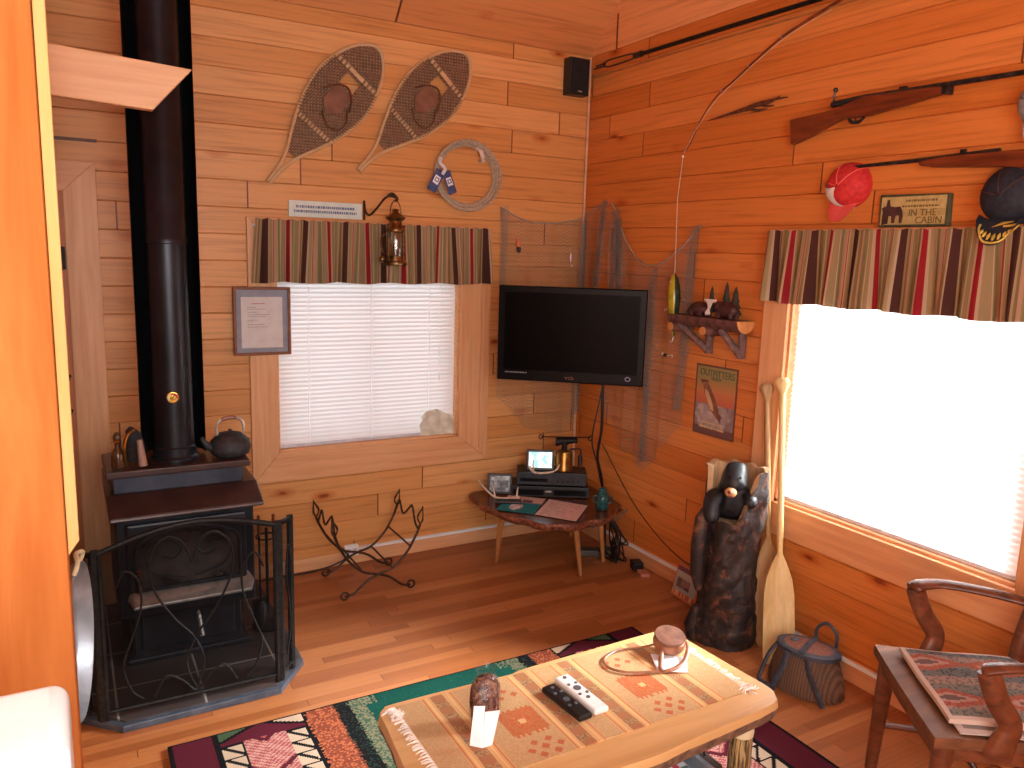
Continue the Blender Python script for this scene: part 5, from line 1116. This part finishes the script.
# ================================================================ RUG
M_rug=vcol('rug_pile',.95,.05,700,.5)
BUR=(86,32,44); GRN=(20,66,56); DK=(26,24,26); CRM=(196,172,148); PNK=(196,146,134); RUS=(132,68,50); OLV=(70,92,66)
RX0,RX1,RY0,RY1=-2.59,-.55,-3.55,-1.345
def rugc(u,v):
    x=lerp(RX0,RX1,u); y=lerp(RY0,RY1,v); e=min(x-RX0,RX1-x); t=RY1-y
    n=hsh(round(x*150),round(y*150)); e2=e+.014*(n-.5)
    if e<.012 or t<.008: return DK
    if e<.145: return BUR
    if e<.16: return DK
    if e<.46:
        p=(t+.10)%.62; q=e-.16                    # q 0-.30 ; repeating block .62 long
        if p<.19:                              # trapezoids of green and cream
            k=q/.30
            if abs(p-.095-.07*abs(k*2-1))<.008 or p<.012: return DK
            if p>.095+.07*abs(k*2-1): return BUR
            return OLV if k<.5 else CRM
        p-=.19
        for c0 in (.0,.225):                   # ladder of triangles at both sides
            if c0<=q<c0+.075:
                z=(p%.075)/.075; w=(q-c0)/.075
                if abs(z-w)<.13 or z<.10 or w<.08 or w>.92: return DK
                return CRM
        if .075<=q<.225:
            w=abs((q-.15)/.075); 
            if abs(((p+w*.06)%.20)-.02)<.012: return BUR
            return PNK if int((p+w*.06)*110)%2 else (160,84,84)
        return DK
    if e2<.475: return DK
    if e2<.585: return (RUS if n<.65 else (176,100,66)) if n>.2 else (120,60,44)
    if e2<.64: return DK if n<.8 else (36,50,44)
    if e2<.70: return (112,108,84) if n<.6 else (62,84,66)
    if e>.98 and (t<.08): return GRN
    k=(x*9)%1
    if t<.06 and 1.0<e+.6<1.35: return (112,108,84) if n<.6 else GRN
    return GRN if n<.85 else (24,74,62)
def rugz(u,v): return .0135+.0012*sin(u*37)*sin(v*31)
g=G(); g.sheet(300,330,lambda u,v:(lerp(RX0,RX1,u),lerp(RY0,RY1,v),rugz(u,v)),0,rugc,(0,0,.0128)); tag(g.obj('area_rug',M_rug,None),'dark green and burgundy patterned rug under the coffee table','rug')
# ================================================================ COFFEE TABLE
cf=thing('coffee_table','pale pine slab coffee table with birch log legs on the patterned rug','table',(-1.55,-2.4,.0145))
CP=[(-2.108,-2.20),(-2.106,-2.15),(-2.085,-2.122),(-2.045,-2.112),(-1.8,-2.117),(-1.67,-2.122),(-1.60,-2.112),(-1.3,-2.105),(-1.075,-2.102),(-1.03,-2.115),(-1.012,-2.15),(-1.003,-2.25),(-.992,-2.42),(-.984,-2.54),(-1.0,-2.585),(-1.04,-2.615),(-1.2,-2.630),(-1.4,-2.642),(-1.52,-2.652),(-1.7,-2.645),(-1.95,-2.65),(-2.08,-2.65),(-2.125,-2.62),(-2.135,-2.56),(-2.13,-2.4)]
M_top=wood('pine_top',(202,156,100),(222,180,124),0,1.6,12,.32,.5)
M_edge=plain('bark_edge',(92,66,52),(136,102,78),.7,0,40,bump=.5)
pts=crv([(x,y,0) for x,y in CP],4,True); n=len(pts); c0=V((-1.55,-2.39,0))
g=G(); ring=[]
for (k,z) in ((.960,.388),(.990,.397),(1.002,.425),(1.0,.446),(.996,.4505)): ring.append([c0+(p-c0)*(k+(.008*hsh(i,z) if z<.43 else 0))+V((0,0,z)) for i,p in enumerate(pts)])
for q,(a,b) in enumerate(zip(ring,ring[1:])): g.add(a+b,[(i,(i+1)%n,n+(i+1)%n,n+i) for i in range(n)],1 if q<2 else 0)
g.add(ring[-1],[tuple(range(n))]); g.add(ring[0],[tuple(range(n))[::-1]],1); g.obj('slab_top',[M_top,M_edge],cf)
s=N('birch_bark'); o_=s.obj(); xyz=s.xyz(o_); nz=s.noise(s.comb(s.math('MULTIPLY',xyz[0],40.0),s.math('MULTIPLY',xyz[1],40.0),s.math('MULTIPLY',xyz[2],3.0)),1.6,4.0,.6,.6)
M_birch=s.fin(s.ramp(nz,[(.40,(36,26,18)),(.49,(92,68,40)),(.55,(186,160,108)),(.61,(58,42,28))]),.6,bump=nz,bstr=.6)
M_cream=plain('peeled_cream',(206,190,150),(226,212,178),.6,0,20)
for i,(x,y) in enumerate(((-1.095,-2.55),(-1.10,-2.20),(-1.98,-2.20),(-2.0,-2.55))):
    g=G(); g.tube([(x,y,.013),(x,y,.33)],[.036,.034],18); lg=g.obj('leg',M_birch,cf,smooth=True)
    g=G(); g.lathe([(.035,.33),(.037,.345),(.033,.372),(.028,.40)],(x,y,0),n=18); g.obj('peeled_end',M_cream,lg,smooth=True)
for (a,b) in (((-1.095,-2.55),(-1.10,-2.20)),((-2.0,-2.55),(-1.98,-2.20))):
    g=G(); g.tube([(a[0],a[1],.13),(b[0],b[1],.13)],.026,14); g.obj('stretcher',M_cream,cf,smooth=True)
g=G(); g.tube([(-1.99,-2.265,.13),(-1.13,-2.265,.13)],.026,14); g.obj('stretcher',M_birch,cf,smooth=True)
# runner
M_run=vcol('woven_runner',.9,.1,900,.4)
QX0,QX1,QY0,QY1=-2.055,-1.065,-2.535,-2.135
def runc(u,v):
    x=lerp(QX0,QX1,u); y=lerp(QY0,QY1,v); n=hsh(round(x*300),round(y*300)); tan=(206,168,124) if n<.5 else (198,160,114)
    cx=min((x+1.76,x+1.335),key=abs); b=min(abs(x-q) for q in (-1.925,-1.645,-1.487,-1.208))
    if b<.050:
        if .030<b<.036 or .041<b<.046: return (232,190,132) if b<.038 else (200,124,86)
        if b<.020:
            k=abs(((y*16)%1)-.5)+b*9
            return (176,122,86) if k<.38 else ((188,142,98) if n<.6 else (136,118,94))
        return (216,170,118)
    dy=y+2.36; d=abs(cx)/.075+0
    st=round(abs(dy)*100)/100
    if abs(cx)<.058 and abs(dy)<.055+.010*(int(abs(cx)*120)%2):
        r=max(abs(cx)/.058,abs(dy)/.055)
        if r<.18: return (222,190,130)
        if r<.45: return (196,104,66) if n<.6 else (204,134,88)
        return (196,112,70) if n<.75 else (190,128,88)
    for (ax_,ay) in ((0,-.125),(.045,-.13),(-.045,-.13),(.022,-.155),(-.022,-.155),(.022,-.10),(-.022,-.10),(0,.125),(.045,.13),(-.045,.13),(.022,.155),(-.022,.155)):
        if abs(cx-ax_)+abs(dy-ay)<.013: return (194,112,76)
    return tan
g=G(); g.sheet(247,100,lambda u,v:(lerp(QX0,QX1,u),lerp(QY0,QY1,v),.4545+.0006*sin(u*60)*sin(v*9)),0,runc,(0,0,.0032)); rn=g.obj('table_runner',M_run,None)
rn=tag(rn,'tan woven runner with orange diamonds and white fringed ends on the coffee table','table runner')
M_fr=plain('white_fringe',(232,216,200),(246,236,226),.9,0,80)
ox=V(rn.location); rn['_o']=tuple(ox)
for (xe,sg_) in ((QX0,-1),(QX1,1)):
    g=G()
    for i in range(70):
        y=lerp(QY0,QY1,(i+.5)/70)
        l=.016+.018*hsh(i,sg_); y2=y+.014*(hsh(i*3,sg_)-.5); g.tube([(xe,y,.4545),(xe+sg_*l*.5,(y+y2)/2,.4565),(xe+sg_*l,y2,.453)],.0016,4)
    x,y=(-2.07,-2.17) if sg_<0 else (-1.055,-2.53)
    for k in range(16): a=hsh(k,x)*6.28; g.tube([(x,y,.4555),(x+.02*cos(a),y+.022*sin(a),.456),(x+.035*cos(a+.4),y+.03*sin(a+.4),.453)],.0018,4)
    g.obj('fringe',M_fr,rn)
# remotes
def remote(lab,c,ang,l,w,mat,btn,nb):
    t=thing('remote_control',lab,'remote control',(c[0],c[1],.4565)); m=Matrix.Translation((c[0],c[1],.4565))@Matrix.Rotation(R(ang),4,'Z')
    g=G(m); g.bx(-w/2,w/2,-l/2,l/2,0,.018); g.obj('body',mat,t,bevel=.006,seg=3)
    for (x,y,r) in nb:
        g=G(m); g.cyl((x,y,.0175),(x,y,.0205),r,n=14); g.obj('button',btn,t)
M_grey=plain('button_grey',(70,70,80),(96,96,104),.5)
remote('white remote control beside the black one in the middle of the coffee table',(-1.545,-2.335),2,.205,.050,M_white,M_grey,[(0,.085,.006),(-.013,.045,.005),(.013,.045,.005),(0,.02,.012),(-.013,-.012,.005),(.013,-.012,.005),(0,-.035,.006)])
remote('black remote control lying against the white one on the coffee table',(-1.608,-2.352),4,.185,.048,M_blk,M_grey,[(0,.07,.006),(-.011,.04,.005),(.011,.04,.005),(0,.0,.010),(-.011,-.03,.005),(.011,-.03,.005)])
# bag of bark-like dried leaf with a white folded card
zt_=.4565
bg=thing('bark_bundle','rough dark brown bundle in clear wrapping standing on the left half of the coffee table','bundle',(-1.87,-2.34,zt_))
F2=V((-.47,-.88,0)); bo=V((-1.862,-2.325,zt_)); 
s=N('bark_bundle'); o_=s.obj(); a=s.noise(o_,60.0,4.0,.6); M_bb=s.fin(s.ramp(a,[(.35,(60,36,34)),(.5,(110,72,60)),(.65,(160,120,98))]),.85,bump=a,bstr=1.0,spec=.15)
g=G(); n=18; prof=[(0,0),(.034,.0),(.042,.025),(.044,.06),(.040,.095),(.028,.115),(.0,.120)]
vs=[];lean=V((.16,.30,0))
for r,z in prof:
    for j in range(n):
        a=2*PI*j/n; rr=r*(1+.16*(hsh(j,int(z*100))-.5)); vs.append(bo+V((rr*cos(a),rr*sin(a)*.75,z))+lean*z)
g.add(vs,[(i*n+j,i*n+(j+1)%n,(i+1)*n+(j+1)%n,(i+1)*n+j) for i in range(len(prof)-1) for j in range(n)]); g.obj('bark',M_bb,bg,smooth=True,angle=80)
s=N('clear_wrap'); t1=s.n('BsdfTransparent',{'Color':(.95,.95,.95,1)}); gg=s.n('BsdfGlossy',{'Roughness':.3}); nz=s.noise(s.obj(),45.0); bmp=s.n('Bump',{'Height':nz,'Strength':.8,'Distance':.01}); s.t.links.new(bmp.outputs[0],gg.inputs['Normal']); mx=s.n('MixShader',{0:.05}); s.t.links.new(t1.outputs[0],mx.inputs[1]); s.t.links.new(gg.outputs[0],mx.inputs[2]); s.t.links.new(mx.outputs[0],s.out.inputs[0]); M_wrap=s.m
g=G(); vs=[]; prof=[(.037,.0),(.046,.03),(.047,.08),(.040,.115),(.028,.128),(.034,.142)]
for r,z in prof:
    for j in range(n):
        a=2*PI*j/n; rr=r*(1+.10*(hsh(j,z)-.5)); vs.append(bo+V((rr*cos(a),rr*sin(a)*.75,z))+lean*z)
g.add(vs,[(i*n+j,i*n+(j+1)%n,(i+1)*n+(j+1)%n,(i+1)*n+j) for i in range(len(prof)-1) for j in range(n)]); g.obj('clear_wrap',M_wrap,bg,smooth=True)
g=G(); c=V((-1.905,-2.405,zt_)); X_=V((.87,-.49,0)); Y_=V((.49,.87,0))
g.prism([c-X_*.038-Y_*.01,c-X_*.030+Y_*.02+V((0,0,.095)),c+X_*.0+Y_*.022+V((0,0,.095)),c-X_*.004-Y_*.02],Y_*-.0012)
g.prism([c-X_*.004-Y_*.02,c+X_*.0+Y_*.022+V((0,0,.078)),c+X_*.040+Y_*.02+V((0,0,.085)),c+X_*.022-Y_*.005],Y_*-.0012)
M_card=plain('white_card',(238,238,244),(248,248,250),.6)
tag(g.obj('folded_card',M_card,None),'white folded paper card propped against the bark bundle','card')
# leather cup and strap with a card under
le=thing('leather_pouch','brown leather pouch with a round lid and a long looping strap on the coffee table','pouch',(-1.125,-2.235,zt_))
M_lth=plain('tan_leather',(126,78,52),(164,108,78),.4,0,30); lo=V((-1.125,-2.235,zt_))
rot=Matrix.Rotation(R(-14),3,'X')
g=G(); g.lathe([(0,.002),(.040,.002),(.050,.008),(.054,.022),(.050,.036),(.046,.038),(.042,.034),(0,.032)],lo+V((0,0,.012)),(-.08,-.2,1),28); g.obj('pouch_body',M_lth,le,smooth=True)
g=G(); g.lathe([(.048,.040),(.052,.044),(.050,.050),(.0,.053)],lo+V((0,0,.012)),(-.08,-.2,1),28); g.obj('lid',plain('dark_lid',(104,70,58),(140,100,84),.35,0,30),le,smooth=True)
g=G(); g.tube(crv([lo+V((-.045,.0,.035)),(-1.185,-2.27,zt_+.03),(-1.235,-2.33,zt_+.006),(-1.20,-2.345,zt_+.007),(-1.14,-2.33,zt_+.012),(-1.085,-2.285,zt_+.03),lo+V((.05,-.005,.035))],8),.0075,8,flat=.5)
g.tube(crv([lo+V((-.05,.01,.03)),(-1.20,-2.185,zt_+.005),(-1.28,-2.165,zt_+.005),(-1.355,-2.19,zt_+.005),(-1.375,-2.245,zt_+.005),(-1.345,-2.29,zt_+.005),(-1.30,-2.315,zt_+.005),(-1.245,-2.335,zt_+.006)],8),.0055,8,flat=.6); g.obj('strap',M_lth,le,smooth=True)
g=G(); c=V((-1.175,-2.285,zt_))
g.prism([(-1.20,-2.235,zt_+.004),(-1.245,-2.325,zt_+.001),(-1.165,-2.375,zt_+.001),(-1.105,-2.305,zt_+.003)],(0,0,.0015)); tag(g.obj('folded_card',M_card,None),'white card under the strap of the leather pouch','card')
# things below the table
bn=thing('storage_bin','grey open plastic bin on the rug under the coffee table','bin',(-1.38,-2.4,.015))
M_bin=plain('bin_grey',(120,124,132),(140,144,150),.45); M_bing=plain('bin_inside',(74,60,54),(90,74,66),.6)
def bin_(x0,x1,y0,y1,z0,z1,t=.006,nm='tub'):
    g=G(); g.bx(x0,x1,y0,y1,z0,z0+t); g.bx(x0,x0+t,y0,y1,z0+t,z1); g.bx(x1-t,x1,y0,y1,z0+t,z1); g.bx(x0+t,x1-t,y0,y0+t,z0+t,z1); g.bx(x0+t,x1-t,y1-t,y1,z0+t,z1)
    r=.010; g.bx(x0-r,x1+r,y0-r,y0,z1-.012,z1); g.bx(x0-r,x1+r,y1,y1+r,z1-.012,z1); g.bx(x0-r,x0,y0,y1,z1-.012,z1); g.bx(x1,x1+r,y0,y1,z1-.012,z1); return g.obj(nm,M_bin,bn)
bin_(-1.56,-1.21,-2.60,-2.43,.016,.25)
gb=thing('game_box','white box with purple and red printing in the bin under the coffee table','box',(-1.42,-2.56,.05))
g=G(); g.bx(-1.46,-1.30,-2.575,-2.48,.03,.285); g.obj('carton',M_white,gb,bevel=.002)
g=G(); 
def gc(u,v):
    n=hsh(round(u*9),round(v*5))
    if v>.7: return (96,74,168) if n<.7 else (150,136,210)
    if v>.3: return (226,220,230) if n<.55 else (190,70,90)
    return (86,120,110) if n<.4 else (220,214,224)
g.sheet(24,12,lambda u,v:(-1.457+u*.154,-2.572+v*.089,.2856),0,gc); g.obj('printed_top',M_pap,gb)
bk=thing('dark_case','dark brown case beside the grey bin under the coffee table','case',(-1.19,-2.42,.015))
g=G(); g.bx(-1.19,-1.15,-2.54,-2.34,.016,.235); g.obj('body',plain('case_brown',(52,34,28),(74,50,40),.5),bk,bevel=.006)
g=G(); g.tube(crv([(-1.17,-2.48,.235),(-1.17,-2.46,.258),(-1.17,-2.40,.258),(-1.17,-2.38,.235)]),.004,6); g.obj('handle',M_blk,bk,smooth=True)
# ================================================================ ARMCHAIR
ch=thing('wooden_armchair','dark wooden armchair with curved arms and a patterned seat pad by the right window','chair',(-.42,-2.87,0))
fm=V((-.600,-2.733,0)); fd=V((-.795,.607,0)); rd_=V((-.607,-.795,0))*1   # fd: forward; side: towards the near arm
Mc=Matrix((V((-.607,-.795,0)),fd,V((0,0,1)))).transposed().to_4x4(); Mc.translation=fm-fd*.22     # local x = towards the near side, y = forward
M_ch=wood('chair_walnut',(78,40,24),(124,70,44),1,3,8,.32,.5); M_seat=wood('chair_seat',(92,56,36),(128,84,56),0,3,8,.5,.3)
g=G(Mc); 
def seatf(u,v):
    x=(u-.5)*2; y=lerp(-.22,.225,v); w=lerp(.235,.27,v); dish=.012*(1-x*x)*(1-((v-.45)*2)**2)
    return (x*w,y+.006*(1-x*x)*v,.452-dish)
g.sheet(16,14,seatf,0,None,(0,0,.034)); g.obj('seat',M_seat,ch,smooth=True,bevel=0)
for sx in (-1,1):
    g=G(Mc); g.tube([(sx*.235,.185,.43),(sx*.250,.20,.0)],[.030,.020],10); g.obj('leg',M_ch,ch,smooth=True)
    g=G(Mc); q=crv([(sx*.215,-.30,.0),(sx*.212,-.225,.22),(sx*.212,-.20,.44),(sx*.222,-.235,.66),(sx*.232,-.285,.84),(sx*.238,-.32,.96)],6)
    g.tube(q,[lerp(.019,.025,min(1,i/12)) if i<14 else lerp(.025,.018,(i-14)/16) for i in range(len(q))],10); g.obj('leg',M_ch,ch,smooth=True)
    g=G(Mc); q=crv([(sx*.255,.055,.41),(sx*.262,.045,.455),(sx*.268,.035,.51),(sx*.272,.075,.575),(sx*.276,.105,.645),(sx*.276,.11,.665)],6)
    g.tube(q,[.042,.042,.041,.040,.039,.038,.036,.035,.034,.033,.032]+[.031]*(len(q)-11),12,flat=.62); g.obj('arm_support',M_ch,ch,smooth=True)
    g=G(Mc); q=crv([(sx*.270,.125,.662),(sx*.278,.10,.676),(sx*.280,.02,.686),(sx*.262,-.12,.676),(sx*.238,-.235,.662)],6)
    g.tube(q,[.018,.024,.028,.030,.030,.030,.029,.028,.027,.026]+[.024]*(len(q)-10),12,flat=.55); g.obj('arm',M_ch,ch,smooth=True)
    g=G(Mc); g.tube([(sx*.243,.19,.17),(sx*.213,-.25,.17)],.011,8); g.obj('stretcher',M_ch,ch,smooth=True)
    g=G(Mc); g.box((sx*.232,-.01,.395),(.022,.40,.05)); g.obj('apron',M_ch,ch,bevel=.003)
g=G(Mc); g.box((0,.198,.395),(.45,.022,.05)); g.obj('apron',M_ch,ch,bevel=.003)
g=G(Mc); g.tube([(-.228,-.04,.17),(.228,-.04,.17)],.011,8); g.obj('stretcher',M_ch,ch,smooth=True)
g=G(Mc); q=[(lerp(-.245,.245,i/12),-.325-.03*sin(PI*i/12),.93) for i in range(13)]
vs=[];
for (x,y,z) in q: vs+=[(x,y-.012,z-.05),(x,y-.02,z+.05+.015*cos(x*6)),(x,y+.012,z+.05+.015*cos(x*6)),(x,y+.012,z-.05)]
g.add(vs,[(i*4+j,i*4+(j+1)%4,(i+1)*4+(j+1)%4,(i+1)*4+j) for i in range(12) for j in range(4)]+[(0,1,2,3),(51,50,49,48)]); g.obj('crest_rail',M_ch,ch,bevel=.004)
for i in range(5):
    x=-.15+.075*i; g=G(Mc); g.tube([(x*.9,-.195,.45),(x,-.26,.66),(x*1.05,-.335,.89)],[.010,.013,.010],8,flat=.6); g.obj('back_spindle',M_ch,ch,smooth=True)
# seat pad
M_pad2=vcol('pad_weave',.95,.05,600,.5)
def padc(u,v):     # u across (far to near), v back to front
    n=hsh(round(u*60),round(v*60)); e=min(u,1-u,v,1-v)
    if e<.03: return (206,184,170)
    a=abs(u-.5); 
    d=abs(((v*1.6+.1)%1)-.5)*.55+abs(((u*2.0)%1)-.5)*1.3
    b=int(u*9)
    if d<.20: return (190,150,134) if d>.12 else (120,98,96)
    if d<.34: return (176,104,84) if n<.8 else (160,92,80)
    if b%3==0: return (116,118,116) if n<.75 else (84,84,92)
    if b%3==1: return (170,140,128) if n<.6 else (128,120,112)
    return (132,130,120) if n<.75 else (104,102,104)
def pad(nm,x0,x1,y0,y1,z,th,cfn,lab,dr):
    g=G(Mc); g.sheet(56,56,lambda u,v:(lerp(x0,x1,u),lerp(y0,y1,v),z+.010*(1-abs(2*u-1)**6)*(1-abs(2*v-1)**6)*(th/.014)+.002*sin(u*9+v*7)-.008*0),0,cfn,(0,0,th)); return tag(g.obj(nm,M_pad2,None,smooth=True),lab,'cushion' if dr else 'cloth')
pad('seat_pad',-.215,.205,-.20,.165,.476,.014,padc,'grey and rust geometric woven pad on the wooden armchair',True)
pad('seat_cloth',-.20,.245,-.205,.150,.4585,.003,lambda u,v:(206,190,182) if min(u,1-u,v,1-v)<.05 else (150,140,134),'thin pale edged cloth under the patterned pad on the armchair seat',False)
# ================================================================ LIGHT, WORLD, CAMERA
w=bpy.data.worlds.new('sky'); bpy.context.scene.world=w; w.use_nodes=True
bgn=w.node_tree.nodes['Background']; bgn.inputs[0].default_value=(.93,.96,1.0,1); bgn.inputs[1].default_value=WORLD
def area(nm,loc_,target,sx,sy,power,col=(1,1,1)):
    l=bpy.data.lights.new(nm,'AREA'); l.shape='RECTANGLE'; l.size=sx; l.size_y=sy; l.energy=power; l.color=col
    o=bpy.data.objects.new(nm,l); C.objects.link(o); o.location=loc_; o.rotation_euler=(V(target)-V(loc_)).to_track_quat('-Z','Y').to_euler(); return o
sun=bpy.data.lights.new('sun','SUN'); sun.energy=SUN; sun.angle=R(28); sun.color=(.97,.98,1.0)
so=bpy.data.objects.new('sun',sun); C.objects.link(so); so.rotation_euler=(V((-.80,.25,-.50))).to_track_quat('-Z','Y').to_euler(); so.location=(4,-2,4)
area('rear_fill_light',(-2.2,-5.12,1.9),(-2.4,-0.5,1.2),1.8,1.4,AREA,(1,.97,.93))  # added fill lamp behind the camera; no window is built there
area('camera_flash',(-2.83,-4.12,1.815),(-1.75,-2.0,1.35),.09,.05,FLASH,(1,.97,.94))
cam=bpy.data.cameras.new('camera'); cam.sensor_width=36; cam.lens=786.25/1024*36; cam.clip_start=.05
co_=bpy.data.objects.new('camera',cam); C.objects.link(co_)
rt=V((0.86800,-0.49600,0.02927)); 
yaw,pit,rol=R(29.657),R(9.4417),R(1.7013)
f_=V((sin(yaw)*cos(pit),cos(yaw)*cos(pit),-sin(pit))); r0=V((cos(yaw),-sin(yaw),0)); u0=r0.cross(f_); r1=r0*cos(rol)+u0*sin(rol); u1=u0*cos(rol)-r0*sin(rol)
m=Matrix((r1,u1,-f_)).transposed().to_4x4(); m.translation=V((-2.8123,-4.0916,1.75)); co_.matrix_world=m
sc_=bpy.context.scene; sc_.camera=co_
vs_=sc_.view_settings; vs_.view_transform='Standard'; vs_.look='None'; vs_.gamma=1; vs_.use_curve_mapping=False; vs_.exposure=EXPO
for o in list(bpy.data.objects):
    if '_o' in o: del o['_o']
